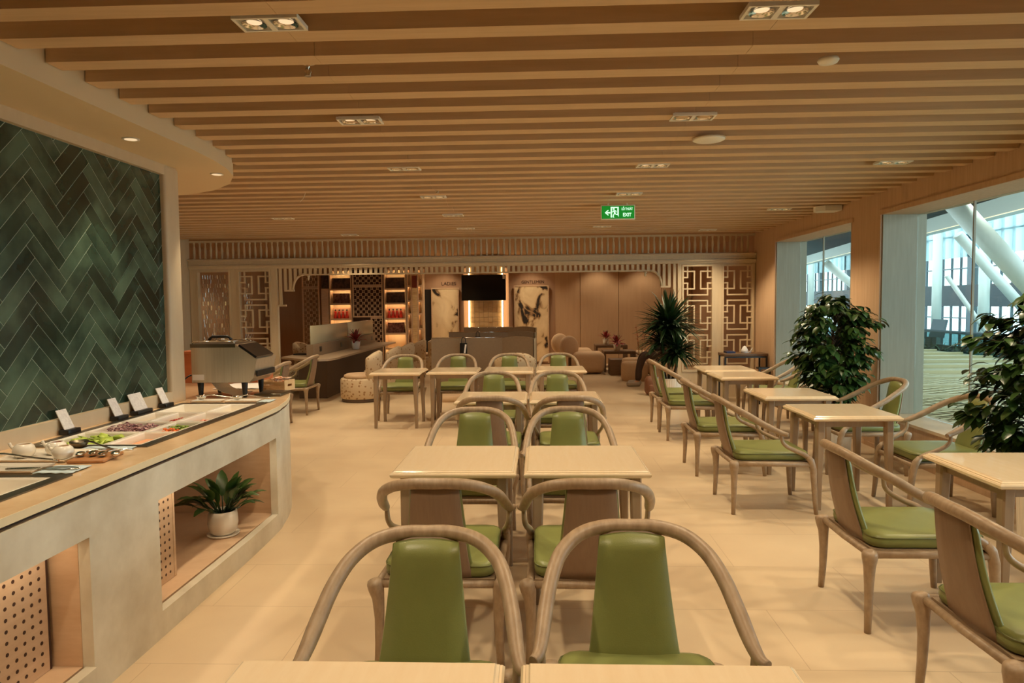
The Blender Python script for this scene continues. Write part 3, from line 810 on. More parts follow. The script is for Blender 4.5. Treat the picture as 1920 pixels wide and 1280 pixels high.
# sauce pots, trays, ladles
Z = CT + .001
def tray(x0, y0, x1, y1, label, grp=None):
    b = mb()
    def rg(i, z): return [(x0 + i, y0 + i, z), (x1 - i, y0 + i, z), (x1 - i, y1 - i, z), (x0 + i, y1 - i, z)]
    b.rings([rg(.012, Z), rg(0, Z + .014), rg(.006, Z + .014), rg(.016, Z + .006)], smooth=False)
    return tag(b.build('serving_tray', m_white), label, 'tray', grp)
tray(-2.60, 3.10, -2.24, 3.36, 'white tray under the round sauce pots')
tray(-2.62, 2.89, -2.24, 3.05, 'white tray under the large ladle at the left photo edge')
tray(-2.66, 5.07, -2.42, 5.2, 'white tray left of the pair before the toaster', 'white trays before the toaster')
tray(-2.40, 5.07, -2.14, 5.2, 'white tray right of the pair before the toaster', 'white trays before the toaster')
m_liq = mat('dark_sauce', L(150, 60, 40), .2); m_liq2 = mat('cream_sauce', L(214, 170, 120), .3)
def pot(x, y, s, label, lm):
    r = thing('sauce_pot', label, 'sauce pot', (x, y, Z + .0065), 0, 'round white sauce pots')
    pr = [(.03, 0), (.046, .008), (.058, .028), (.06, .045), (.052, .066), (.04, .078), (.036, .08), (.034, .077), (.045, .06), (.05, .044)]
    mb().lathe([(a * s, b_ * s) for a, b_ in pr], n=26).build('bowl', m_white, r)
    mb().lathe([(.043 * s, .058 * s), (.043 * s, .0595 * s)], n=20).build('sauce', lm, r)
    mb().tube(catmull([(-.05 * s, 0, .05 * s), (-.075 * s, 0, .062 * s), (-.088 * s, 0, .085 * s)], 4), [.012 * s] * 4 + [.009 * s] * 5, 8).build('spout', m_white, r)
pot(-2.51, 3.2, .82, 'round white sauce pot at the left of the three', m_liq2); pot(-2.395, 3.265, .8, 'round white sauce pot behind the other two, dark red inside', m_liq); pot(-2.29, 3.165, .8, 'round white sauce pot at the right of the three', m_liq2)
def ladle(x, y, rz, s, label, m=None, z=Z, grp=None):
    r = thing('ladle', label, 'ladle', (x, y, z), rz, grp)
    mb().lathe([(.01 * s, .001), (.035 * s, .012 * s), (.048 * s, .03 * s), (.05 * s, .042 * s), (.048 * s, .042 * s), (.033 * s, .016 * s), (.01 * s, .006 * s)], n=22).build('bowl', m or m_chrome, r)
    h = catmull([(.045 * s, 0, .04 * s), (.1 * s, 0, .045 * s), (.2 * s, 0, .026 * s), (.30 * s, 0, .012 * s)], 5)
    mb().tube(h, .005 * s, 8).build('handle', m or m_chrome, r)
ladle(-2.56, 2.985, .15, 1.15, 'large steel ladle lying at the left photo edge', z=Z + .0145)
ladle(-2.40, 3.44, -.35, .9, 'dark steel ladle lying behind the sauce pots', m_well)
ladle(-2.60, 5.135, .2, .8, 'steel ladle on the left tray before the toaster', z=Z + .0145)
ladle(-2.31, 5.12, .25, .8, 'steel ladle on the right tray before the toaster', z=Z + .0145)
tg = thing('tongs', 'thin steel tongs with loop end beside the large ladle', 'tongs', (-2.18, 2.95, Z))
for q in (-1, 1): mb().tube(catmull([(-.22, q * .004, .01), (-.05, q * .016, .012), (.06, q * .022, .012), (.10, q * .012, .012), (.12, 0, .012)], 5), .004, 8).build('arm', m_chrome, tg)
bd = mb().rbox(-.085, -.10, 0, .085, .10, .016, .006, 2)
tag(bd.build('cutting_board', m_board, None, (-2.145, 3.19, Z), .12), 'small wooden board holding steel spoons', 'board')
for k in range(4):
    sp = thing('spoon', 'short steel spoon in the pile on the wooden board', 'spoon', (-2.205 + k * .055, 3.165 + .012 * (k % 2), Z + .0165), .2 + .12 * k, 'steel spoons on the board')
    mb().ball((0, 0, .014), (.021, .032, .012), 14, 8).build('bowl', m_chrome, sp)
    mb().tube(catmull([(.015, .025, .017), (.045, .05, .02), (.075, .066, .012)], 4), .005, 8).build('handle', m_chrome, sp)
def cloth(x0, y0, x1, y1, m, label, rz=0, z=Z):
    b = mb(); N = 8; vs = []; rr = random.Random(label)
    for t in (0, .004):
        for i in range(N + 1):
            for j in range(N + 1):
                x = x0 + (x1 - x0) * i / N; y = y0 + (y1 - y0) * j / N
                vs.append((x, y, .002 + t + .005 * abs(math.sin(i * 1.3) * math.cos(j * 1.7))))
    M_ = N + 1; fs = []
    for i in range(N):
        for j in range(N):
            a = i * M_ + j; fs.append((a, a + 1, a + M_ + 1, a + M_)); fs.append((a + M_ * M_, a + M_ * M_ + M_, a + M_ * M_ + M_ + 1, a + M_ * M_ + 1))
    for k in range(N):
        for a, c in ((k, k + 1), (N * M_ + k, N * M_ + k + 1), (k * M_, (k + 1) * M_), (k * M_ + N, (k + 1) * M_ + N)): fs.append((a, c, c + M_ * M_, a + M_ * M_))
    b.add(vs, fs, True); return tag(b.build('folded_napkin', m, None, (0, 0, z), rz), label, 'napkin')
m_bluec = mat('pale_blue_paper', L(196, 214, 220), .7)
cloth(-2.36, 3.385, -2.10, 3.45, m_bluec, 'pale blue paper sheet at the near end of the salad well')
cloth(-2.23, 2.885, -2.06, 3.03, m_bluec, 'pale blue paper sheet under the tongs by the near well')
cloth(-2.135, 5.06, -2.04, 5.2, m_bluec, 'pale blue paper sheet at right of the trays before the toaster')
cloth(-2.88, 5.9, -2.42, 6.32, m_paper, 'white cloth spread on the counter behind the toaster')
# conveyor toaster
to = thing('conveyor_toaster', 'brushed steel conveyor toaster on black legs at the end of the buffet', 'toaster', (-2.77, 5.33, Z))
prof = [(0, .125), (.465, .125), (.50, .16), (.53, .31), (.36, .43), (0, .43)]
def xz(pf, y0, y1, e=0): 
    n = len(pf); return [(x, y0, z) for x, z in pf] + [(x, y1, z) for x, z in pf], [tuple(range(n)), tuple(reversed(range(n, 2 * n)))] + [(i, n + i, n + (i + 1) % n, (i + 1) % n) for i in range(n)]
mb().add(*xz(prof, 0, .40)).build('body', m_steel, to)
mb().box(-.004, -.004, .405, .36, .404, .434).build('top_cover', m_well, to)
mb().box(.008, -.0035, .145, .10, -.0005, .19).build('rating_plate', m_paper, to)
T = Matrix.Translation((.445, 0, .37)) @ Matrix.Rotation(math.radians(35), 4, 'Y')
mb().box(-.075, -.006, .003, .095, .34, .02, T).build('control_panel', m_black, to)
mb().box(.516, .02, .17, .526, .38, .215).build('toast_mouth', m_black, to)
for x in (.05, .41):
    for y in (.04, .36):
        mb().lathe([(.014, 0), (.018, .03), (.024, .11), (.026, .1245)], x, y, 14).build('leg', m_black, to)
cp = catmull([(.12, 0, .13), (.15, 0, .09), (.20, 0, .05), (.30, 0, .02), (.36, 0, .018)], 5); ch = mb()
ch.rings([[(p.x, .06, p.z), (p.x, .30, p.z), (p.x + .002, .30, p.z - .004), (p.x + .002, .06, p.z - .004)] for p in cp], smooth=False); ch.build('chute', m_steel, to)
rk = mb()
for k in range(7): rk.tube([(.02 + k * .05, .02, .452), (.02 + k * .05, .34, .452)], .004, 6)
for y in (.02, .34): rk.tube([(.0, y, .436), (.02, y, .452), (.33, y, .452), (.345, y, .436)], .005, 6)
rk.build('top_rack', m_chrome, to)
mb().tube([(.06, .18, .458), (.09, .18, .485), (.22, .18, .485), (.25, .18, .458)], .012, 8).build('rack_handle', m_black, to)
mb().tube(catmull([(-.002, .1, .17), (-.05, .06, .175), (-.085, 0, .12), (-.08, -.06, .03), (-.05, -.12, .007), (-.01, -.17, .006)], 6), .006, 8).build('power_cord', m_black, to)
dt = mb().rbox(-2.31, 5.42, Z, -2.09, 5.66, Z + .022, .006, 2).build('crumb_tray', m_well); tag(dt, 'dark steel crumb tray beside the toaster legs', 'tray')
cr = thing('sachet_crate', 'small pine crate of wrapped sachets right of the toaster', 'crate', (-2.27, 5.86, Z), -.25)
c = mb().box(-.10, -.07, 0, .10, .07, .01)
for zz in (.018, .052): c.box(-.10, -.075, zz, .10, -.067, zz + .026).box(-.10, .067, zz, .10, .075, zz + .026)
c.box(-.108, -.075, 0, -.1001, .075, .09).box(.1001, -.075, 0, .108, .075, .035).box(.1001, -.075, .055, .108, .075, .09).box(.1001, -.075, .0351, .108, -.03, .0549).box(.1001, .03, .0351, .108, .075, .0549); c.build('box', m_lightw, cr)
sx = mb(); rr = random.Random(3)
for i in range(22):
    T = Matrix.Translation((rr.uniform(-.07, .07), rr.uniform(-.045, .045), .035 + .003 * i)) @ Euler((rr.uniform(-.3, .3), rr.uniform(-.3, .3), rr.uniform(0, 3)), 'XYZ').to_matrix().to_4x4()
    sx.box(-.03, -.017, -.003, .03, .017, .003, T)
o = sx.build('sachets', mat('sachet_paper', L(206, 132, 84), .5, noise=(L(236, 216, 190), 40, (1, 1, 1), .1)), None, (-2.27, 5.86, Z + .011), -.25); o['kind'] = 'stuff'; tag(o, 'loose heap of wrapped sachets inside the pine crate', 'sachets')
# terracotta coloured box with a plant behind the toaster
tbx = thing('terracotta_planter', 'terracotta coloured wooden box with slanted lid behind the toaster', 'planter box', (-3.12, 6.42, Z))
b = mb(); b.add(*xz([(-.3, 0), (.42, 0), (.42, .18), (-.1, .28), (-.3, .28)], 0, .4)); b.build('box', m_terra, tbx)
b = mb(); b.add(*xz([(-.32, .282), (-.1, .282), (.44, .182), (.44, .2), (-.1, .305), (-.32, .305)], -.02, .42)); b.build('lid', m_terra, tbx)
# leaves
def leaf(b, base, d, ln, wd, droop=.5, fold=.25, n=5, side=None):
    d = Vector(d).normalized(); p = Vector(base)
    sd = Vector(side) if side else d.cross(Vector((0, 0, 1)))
    if sd.length < .05: sd = Vector((1, 0, 0))
    sd.normalize(); vs = []
    for i in range(n + 1):
        t = i / n; wv = wd * .5 * (math.sin(PI * min(1, (t * .93 + .05))) ** .8)
        u = sd.cross(d).normalized()
        vs += [p - sd * wv + u * wv * fold, p, p + sd * wv + u * wv * fold]
        p = p + d * (ln / n); d = (d + Vector((0, 0, -droop / n))).normalized()
    fs = []
    for i in range(n): a = i * 3; fs += [(a, a + 1, a + 4, a + 3), (a + 1, a + 2, a + 5, a + 4)]
    b.add(vs, fs, True)
ag = thing('potted_aglaonema', 'leafy green plant in a white ceramic pot inside the counter niche', 'potted plant', (-2.10, 4.38, .131))
mb().lathe([(.07, .012), (.085, .03), (.096, .08), (.092, .13), (.086, .165), (.08, .165), (.085, .13), (.06, .13)], n=28).build('pot', m_white, ag)
mb().lathe([(.085, 0), (.10, .004), (.104, .014), (.098, .014), (.08, .008)], n=28).build('saucer', m_white, ag)
mb().lathe([(.08, .138), (.08, .145)], n=20).build('soil', m_soil, ag)
f = mb(); st = mb(); rr = random.Random(11)
for i in range(46):
    a = rr.uniform(0, 2 * PI); el = rr.uniform(.25, 1.3); r_ = rr.uniform(.01, .05)
    b0 = Vector((r_ * math.cos(a), r_ * math.sin(a), .145)); d = Vector((math.cos(a) * math.cos(el), math.sin(a) * math.cos(el), math.sin(el)))
    h = rr.uniform(.06, .15); tip = b0 + d * h; st.tube([b0, b0 + d * h * .5, tip], .004, 5)
    leaf(f, tip, d + Vector((0, 0, .1)), rr.uniform(.13, .19), rr.uniform(.055, .08), 1.1, .3)
f.build('leaves', m_leaf, ag); st.build('stems', m_leafd, ag)
# ================================================================== LOUNGE BEHIND THE PARTITION
def bw(x0, z0, x1, z1, y0, y1, m, name, label=None, cat=None):
    o = mb().box(x0, y0, z0, x1, y1, z1).build(name, m)
    if label: tag(o, label, cat)
    return o
# lit shelf units
def shelf_unit(x0, x1, zs, label, dep=.32):
    r = thing('display_shelf', label, 'display shelf', (0, BY - .002, 0), 0, 'lit display shelves on the lounge wall')
    mb().box(x0, -.012, 0.001, x1, 0, 2.60).build('back_panel', m_part, r)
    mb().box(x0 - .03, -dep, 0.001, x0 - .001, 0, 2.60).build('side_panel', m_nwood, r)
    mb().box(x1 + .001, -dep, 0.001, x1 + .03, 0, 2.60).build('side_panel', m_nwood, r)
    for z in zs + [2.60]:
        s = mb().box(x0, -dep, z - .012, x1, -.0125, z + .012).build('shelf', m_nwood, r)
        mb().box(x0, -dep, z - .034, x1, -dep + .012, z - .0121).build('shelf_lip', m_nwood, s)
        mb().box(x0 + .02, -.19, z - .022, x1 - .02, -.175, z - .0125).build('led_strip', m_strip, s)
    return r
ZS = [.48, .88, 1.28, 1.69, 2.08]
U1, U2 = (-5.58, -5.03), (-4.10, -3.56)
shelf_unit(*U1, ZS, 'lit display shelf left of the openwork panel, above the frosted desk screens')
shelf_unit(*U2, ZS, 'lit display shelf right of the openwork panel')
shelf_unit(-3.20, -3.10, [.62, 1.0, 1.4, 1.75, 2.15], 'very narrow lit shelf right of the slim tiled post', .3)
shelf_unit(-3.485, -3.40, [.62, 1.0, 1.4, 1.75, 2.15], 'very narrow lit shelf left of the slim tiled post', .3)
m_dbox = mat('dark_display_box', L(40, 26, 22), .5, noise=(L(84, 60, 52), 16, (1, 1, 1), .12)); m_rbox = mat('maroon_display_box', L(74, 34, 28), .5, noise=(L(130, 90, 80), 14, (1, 1, 1), .1)); m_pbox = mat('pale_display_card', L(222, 180, 150), .6)
def dbox(x0, x1, z, h, m, label):
    o = mb().rbox(x0, BY - .22, z + .0125, x1, BY - .12, z + h, .006, 2).build('display_box', m); tag(o, label, 'display box', 'boxes on the lit shelves')
dbox(-5.55, -5.06, 2.08, .30, m_dbox, 'black patterned display box on the top shelf of the left lit unit')
dbox(-5.54, -5.10, 1.69, .28, m_rbox, 'maroon display box on the second shelf of the left lit unit')
dbox(-4.08, -3.60, 2.08, .30, m_dbox, 'black patterned display box on the top shelf of the right lit unit')
dbox(-4.08, -3.60, 1.69, .30, m_dbox, 'dark display box on the second shelf of the right lit unit')
dbox(-4.06, -3.62, .88, .29, m_rbox, 'dark maroon display box on the lowest visible shelf of the right lit unit')
def dolls(x0, z, label, n=4, grp='figurine cards on the lit shelves'):
    r = thing('figurine_set', label, 'figurine set', (x0, BY - .18, z + .0125), 0, grp)
    mb().box(0, .03, 0, .48, .04, .29).build('backing_card', m_pbox, r)
    for k in range(n):
        fg = mb().lathe([(.055, 0), (.045, .06), (.025, .13), (.034, .17), (.02, .19), (.012, .2)], .06 + k * .105, 0, 12).build('red_gown', m_red, r)
        mb().ball((.06 + k * .105, 0, .222), (.02, .02, .026), 10, 8).build('dark_head', m_dark, fg)
dolls(-5.55, 1.28, 'four red gowned figurines before a pale card on the left lit unit'); dolls(-4.08, 1.28, 'four red gowned figurines before a pale card on the right lit unit')
# openwork panels
def grille(x0, x1, z0, z1, label, c=.075, m=m_nwood, bk=None):
    r = thing('openwork_panel', label, 'openwork panel', (0, BY - .30, 0), 0, 'pierced square pattern panels on the lounge wall')
    b = mb(); e = .03; b.box(x0, -.02, z0, x0 + e, .02, z1).box(x1 - e, -.02, z0, x1, .02, z1).box(x0 + e, -.02, z0, x1 - e, .02, z0 + e).box(x0 + e, -.02, z1 - e, x1 - e, .02, z1); b.build('frame', m, r)
    b = mb(); rr = random.Random(int(x0 * 77 + z0 * 13)); nx = max(2, round((x1 - x0 - 2 * e) / c)); nz = max(2, round((z1 - z0 - 2 * e) / c)); dx = (x1 - x0 - 2 * e) / nx; dz = (z1 - z0 - 2 * e) / nz
    for i in range(nx + 1):
        for j in range(nz):
            o = (.22 if (i + j) % 2 else -.22) * dx * (0 if i in (0, nx) else 1)
            b.box(x0 + e + i * dx + o - .007, -.01, z0 + e + j * dz, x0 + e + i * dx + o + .007, .01, z0 + e + (j + 1) * dz)
    for j in range(nz + 1):
        for i in range(nx):
            o = (.22 if (i + j) % 2 else -.22) * dz * (0 if j in (0, nz) else 1)
            b.box(x0 + e + i * dx, -.0095, z0 + e + j * dz + o - .007, x0 + e + (i + 1) * dx, .0095, z0 + e + j * dz + o + .007)
    b.build('fretwork', m, r); return r
grille(-6.35, -5.88, .5, 2.12, 'tall pierced panel at the left end of the lounge wall'); grille(-6.35, -5.88, 2.13, 2.5, 'short pierced panel above the left tall pierced panel')
grille(-4.98, -4.16, 2.16, 2.50, 'wide pierced panel along the top between the lit shelves'); grille(-4.98, -4.16, 1.32, 2.155, 'large pierced panel between the lit shelves')
grille(-4.5, -4.16, .001, 1.315, 'small lower pierced panel beside the right lit shelves')
bw(-5.0, .001, -4.14, 2.6, BY - .20, BY - .19, m_gap, 'panel_backing', 'dark backing board behind the pierced panels between the lit shelves', 'backing board')
bw(-5.82, 2.10, -5.64, 2.5, BY - .3, BY - .1, m_dbox, 'wall_cabinet', 'small dark wall box left of the lit shelves', 'wall box')
bw(-5.83, .001, -5.63, 2.099, BY - .3, BY - .1, m_nwood, 'wood_panel', 'plain pale wood panel left of the lit shelves', 'panel')
po = thing('tiled_post', 'slim stone tiled post between two very narrow lit shelves', 'post', (-3.3, BY - .2, 0)); b = mb()
for k in range(44): b.box(-.066, -.1 - .003 * (k % 3), .001 + k * .058, .066, .1, .056 + k * .058)
b.build('stone_tiles', m_onyx, po); mb().box(-.067, -.115, 2.1, .067, -.1075, 2.42).build('red_plaque', mat('dark_red', L(120, 48, 30), .5), po)
# doors with abstract panels
def artdoor(x0, x1, z1, m, label, n):
    r = thing('art_panel', label, 'art panel', (0, BY - .06, 0), 0, 'abstract panels on the lounge wall')
    mb().box(x0, -.03, .08, x1, 0, z1).build('painted_panel', m, r)
    f = mb().box(x0 - .03, -.04, .04, x0 - .001, 0.01, z1 + .03).box(x1 + .001, -.04, .04, x1 + .03, .01, z1 + .03).box(x0, -.04, z1 + .001, x1, .01, z1 + .03).build('frame', m_nwood, r)
artdoor(-2.86, -2.17, 2.06, m_art1, 'tall abstract panel with dark brush marks under the word LADIES', 1)
artdoor(-.62, .26, 2.10, m_art2, 'tall abstract panel with black blots under the word GENTLEMEN', 2)
bw(-3.07, .001, -2.90, 2.05, BY - .05, BY - .003, m_dark, 'doorway_shade', 'near black slab standing for doorway shade at left of the LADIES panel', 'doorway')  # flat near-black box paints the darkness inside a door opening
T = Matrix.Translation((-2.42, BY - .006, 2.20)) @ FACE
o = text_mesh('wall_lettering', 'LADIES', .13, m_text, None, T, .005); tag(o, 'dark letters LADIES on the lounge wall', 'lettering')
T = Matrix.Translation((-.14, BY - .006, 2.22)) @ FACE
o = text_mesh('wall_lettering', 'GENTLEMEN', .11, m_text, None, T, .005); tag(o, 'dark letters GENTLEMEN on the lounge wall', 'lettering')
# backlit stone column and television
co = thing('stone_column', 'glowing stone tiled column with lit edges behind the television', 'column', (-1.38, 18.1, 0)); b = mb()
for i in range(7):
    for j in range(22):
        d = .004 * ((i * 7 + j * 3) % 4); b.box(-.42 + i * .12 + .002, -.1 - d, .003 + j * .13, -.42 + (i + 1) * .12 - .002, .1, .001 + (j + 1) * .13 - .003)
b.build('stone_tiles', m_onyx, co)
for s in (-1, 1): mb().box(min(s * .425, s * .455), -.15, .05, max(s * .425, s * .455), -.02, 2.6).build('edge_light', m_glow, co)
for s in (-1, 1): mb().box(min(s * .47, s * .60), .05, .001, max(s * .47, s * .60), .10, 2.6).build('side_wing', m_panel, co)
tv = thing('television', 'black wall television in front of the glowing stone column', 'television', (-1.42, 17.86, 2.07))
mb().rbox(-.58, -.03, -.335, .58, .03, .335, .01, 2).build('case', m_black, tv); mb().box(-.565, -.034, -.32, .565, -.0305, .322).build('screen', m_screen, tv)
mb().box(.50, -.037, .22, .56, -.0345, .32).build('white_sticker', m_paper, tv); mb().box(-.1, .031, -.1, .1, .122, .1).build('bracket', m_dark, tv)
# booths
def booth(y, label, w=1.70, x=-.9):
    r = thing('booth_screen', label, 'booth screen', (x, y, 0), 0, 'grey booth screens')
    h = 1.05
    def panel(x0, y0, x1, y1, hh, arc):
        d = Vector((x1 - x0, y1 - y0, 0)); n = Vector((-d.y, d.x, 0)).normalized() * .03; R = []
        for i in range(13):
            t = i / 12; z = hh + arc * math.sin(PI * t) ** .6 if arc else hh
            p = Vector((x0, y0, 0)) + d * t; R.append([p - n, p + n, p + n + Vector((0, 0, z)), p - n + Vector((0, 0, z))])
        return mb().rings(R, smooth=False)
    panel(-.97, 0, .26, .10, h, 0).build('long_panel', m_grey, r); panel(.27, .10, .82, -.12, h - .01, .035).build('short_panel', m_grey, r)
    mb().box(.822, -.17, 0, .86, -.07, h).build('end_cap', m_boothedge, r)
    mb().lathe([(.24, 0), (.25, .01), (.25, .09), (.22, .10)], -.62, -.26, 28).build('round_foot', m_beige, r)
    mb().tube([(-.97, 0, h + .006), (.26, .10, h + .006)], .009, 6).build('top_trim', m_chrome, r)
    return r
booth(11.85, 'nearest grey booth screen behind the rearmost table row'); booth(14.2, 'middle one of the three grey booth screens, taller looking behind the first'); booth(17.1, 'farthest grey booth screen below the glowing column')
def handbag(x, y, label):
    r = thing('paper_bag', label, 'bag', (x, y, .77), 0, 'black bags hanging on the booth screens')
    mb().box(-.062, -.03, 0, .062, -.001, .20).build('bag_body', m_black, r)
    mb().tube(catmull([(-.035, -.012, .20), (-.03, -.012, .27), (0, -.012, .30), (.03, -.012, .27), (.035, -.012, .20)], 5), .006, 6).build('handle', m_black, r)
    mb().box(.0, -.034, .03, .028, -.031, .18, Matrix.Rotation(.15, 4, 'Y')).build('white_tag', m_paper, r)
handbag(-1.30, 11.81, 'black bag with white tag hanging on the nearest booth screen'); handbag(-1.26, 14.16, 'black bag handle peeking over the nearest booth screen from the middle one')
# floral tub chairs
def make_tub():
    r = thing('floral_tub_chair', '', 'armchair')
    mb().lathe([(.31, 0), (.33, .005), (.33, .05), (.31, .055)], n=28).build('plinth', m_deskb, r)
    mb().lathe([(.335, .056), (.35, .07), (.355, .2), (.352, .37), (.335, .40), (.0, .40)], n=32).build('seat_drum', m_floral, r)
    mb().lathe([(.28, .401), (.295, .42), (.29, .45), (.25, .47), (0, .475)], n=28).build('seat_cushion', m_beige, r)
    R = []
    for k in range(17):
        a = math.radians(-68 + 136 * k / 16); hh = .86 - .10 * abs(k / 8 - 1) ** 2.5; ri, ro = .245, .335
        c, s = math.cos(a), math.sin(a)
        R.append([(c * q, s * q, z) for q, z in ((ri, .40), (ro, .40), (ro + .035, .7), (ro + .03, hh - .03), ((ri + ro) / 2 + .03, hh), (ri + .03, hh - .03), (ri + .03, .7))])
    mb().rings(R).build('backrest', m_floral, r)
    return r
tub0 = None
for x, y, rz, lb_ in [(-3.06, 11.62, .15, 'nearest floral tub chair beside the long desk'), (-2.99, 12.9, .1, 'second floral tub chair along the right side of the long desk'), (-2.95, 14.1, 0, 'third floral tub chair along the right side of the long desk'),
                      (-2.9, 15.3, 0, 'fourth floral tub chair along the right side of the long desk'), (-2.7, 16.5, -.2, 'farthest floral tub chair beside the booth screens'), (-5.02, 13.1, PI, 'floral tub chair left of the long desk, nearest the lattice screen'),
                      (-4.98, 14.7, PI, 'farther floral tub chair left of the long desk behind the frosted screen'), (-.38, 11.2, -PI / 2, 'floral tub chair before the right half of the nearest booth screen')]:
    if tub0 is None: tub0 = make_tub(); tub0.location = (x, y, 0); tub0.rotation_euler = (0, 0, rz); tub0['label'] = lb_; tub0['group'] = 'floral tub chairs'
    else: dup(tub0, (x, y, 0), rz, lb_, 'floral tub chairs')
# long desk
de = thing('long_desk', 'long shared desk with frosted middle screens and dark base', 'desk', (0, 0, 0))
mb().prism([(-4.5, 11.75), (-3.86, 11.22), (-3.66, 11.2), (-3.52, 11.3), (-3.46, 11.5), (-3.46, 16.4), (-4.5, 16.4)], .715, .75).build('desktop', m_deskw, de)
mb().box(-4.25, 11.9, .001, -3.75, 16.3, .714).build('base', m_deskb, de)
mb().box(-4.05, 11.75, .751, -3.93, 16.3, .96).build('cable_box', m_grey, de)
for y in (12.1, 13.4, 14.7, 15.9): mb().box(-3.929, y, .82, -3.925, y + .12, .91).build('socket_plate', m_black, de)
for a, c in ((11.8, 14.1), (14.14, 16.3)): mb().rbox(-4.0, a, .961, -3.98, c, 1.29, .006, 2).build('frosted_screen', m_fglass, de)
tag(mb().rbox(-4.45, 12.2, .751, -4.12, 12.45, .775, .004, 2).build('tablet', m_black), 'black tablet lying on the left end of the long desk', 'tablet')
def flowerpot(x, y, z, s, label, grp='red flowering plants in white pots'):
    r = thing('flower_pot', label, 'potted flower', (x, y, z), 0, grp)
    mb().lathe([(.05 * s, 0), (.058 * s, .01 * s), (.07 * s, .12 * s), (.062 * s, .12 * s), (.055 * s, .10 * s), (.0, .10 * s)], n=18).build('pot', m_white, r)
    f = mb(); rr = random.Random(int(x * 100 + y))
    for i in range(26):
        a, el = rr.uniform(0, 6.28), rr.uniform(.1, 1.4); d = Vector((math.cos(a) * math.cos(el), math.sin(a) * math.cos(el), math.sin(el))); leaf(f, Vector((0, 0, .11 * s)) + d * .05 * s, d, rr.uniform(.1, .17) * s, .05 * s, .9)
    f.build('red_leaves', m_flower, r); t = mb()
    for i in range(5):
        a = i * 1.3; t.tube([(0, 0, .10 * s), (.03 * math.cos(a) * s, .03 * math.sin(a) * s, .22 * s), (.05 * math.cos(a) * s, .05 * math.sin(a) * s, .3 * s)], .004, 5)
    t.build('stems', m_leafd, r)
flowerpot(-3.72, 13.75, .751, 1.35, 'red leaved plant in a white pot standing on the long desk')
# lounge seats at the right
def round_chair(x, y, label):
    r = thing('round_back_chair', label, 'lounge chair', (x, y, 0), 0, 'pale lounge chairs with round back cushions')
    mb().rbox(-.34, -.36, .02, .42, .36, .50, .13, 5).build('seat', m_beige, r)
    q = mb().lathe([(.05, -.09), (.2, -.085), (.25, -.05), (.26, 0), (.25, .05), (.2, .085), (.05, .09)], n=28); q.xf(Matrix.Translation((-.40, 0, .62)) @ Matrix.Rotation(-.95, 4, 'Z') @ Matrix.Rotation(-PI / 2 - .12, 4, 'Y')).build('round_back', m_beige, r)
    mb().box(-.42, -.05, 0, -.35, .05, .42).build('back_post', m_brown, r)
round_chair(1.12, 16.1, 'nearer pale lounge chair with a round back cushion'); round_chair(.95, 17.4, 'farther pale lounge chair with a round back cushion')
def lowtable(x0, y0, x1, y1, h, label):
    r = thing('low_table', label, 'low table', ((x0 + x1) / 2, (y0 + y1) / 2, 0), 0, 'nested brown low tables'); w2, d2 = (x1 - x0) / 2, (y1 - y0) / 2
    mb().rbox(-w2, -d2, h - .07, w2, d2, h, .008, 2).build('tabletop', m_brown, r)
    mb().box(-w2, -d2, 0, -w2 + .05, d2, h - .0705).build('side_leg', m_brown, r); mb().box(w2 - .05, -d2, 0, w2, d2, h - .0705).build('side_leg', m_brown, r)
lowtable(1.45, 17.3, 2.25, 17.9, .58, 'tallest brown low table, by the wall panels'); lowtable(1.55, 16.2, 2.3, 16.85, .50, 'middle brown low table carrying a red plant')
tag(mb().rbox(1.62, 15.45, 0, 2.28, 15.95, .36, .012, 2).build('low_stool', m_brown), 'lowest brown block table in front of the other low tables', 'low table')
flowerpot(1.72, 17.5, .581, 1.2, 'red leaved plant on the tallest brown low table'); flowerpot(1.88, 16.4, .501, 1.25, 'red leaved plant on the middle brown low table')
def pouf(x, y, r_, h, label):
    o = mb().lathe([(r_ * .93, 0.0), (r_ * .96, .03), (r_, .08), (r_, h - .08), (r_ * .95, h - .02), (r_ * .8, h), (0, h + .005)], n=32).build('ottoman', m_beige, None, (x, y, 0)); tag(o, label, 'ottoman', 'round beige ottomans')
pouf(2.02, 14.45, .28, .40, 'round beige ottoman nearest the seated person'); pouf(2.12, 15.15, .28, .42, 'round beige ottoman just behind the nearest one')
def sofa(x, y, label, w_=.9):
    r = thing('cushioned_armchair', label, 'armchair', (x, y, 0), 0, 'beige cushioned armchairs'); mb().rbox(-.45, -w_ / 2, .02, .45, w_ / 2, .42, .12, 5).build('seat', m_beige, r); mb().rbox(-.40, -w_ / 2 + .05, .38, .33, w_ / 2 - .05, .49, .05, 4).build('seat_cushion', m_beige, r)
    mb().rbox(.34, -w_ / 2 + .02, .3, .54, w_ / 2 - .02, .98, .09, 4).build('backrest', m_beige, r)
sofa(2.75, 16.3, 'beige cushioned armchair farthest back beside the brown low tables'); sofa(2.85, 15.1, 'beige cushioned armchair behind the ottomans'); sofa(2.72, 13.55, 'beige cushioned armchair under the seated person')
va_ = thing('glass_vase', 'tall clear glass vase of russet twigs on the ottoman', 'vase', (2.13, 14.38, .406))
mb().lathe([(.05, 0), (.055, .01), (.05, .2), (.058, .42), (.054, .42), (.046, .2), (.05, .02), (.0, .015)], n=20).build('glass', m_clear, va_)
f = mb(); rr = random.Random(5)
for i in range(5):
    a = i * 1.25; p = Vector((.02 * math.cos(a), .02 * math.sin(a), .03)); e = p + Vector((.14 * math.cos(a) + (.05), .14 * math.sin(a), .62 + .06 * (i % 3))); f.tube([p, (p + e) / 2 + Vector((.01, 0, 0)), e], .004, 5)
    for k in range(3): leaf(f, p.lerp(e, .7 + .1 * k), (math.cos(a + k), math.sin(a + k), .5), .09, .03)
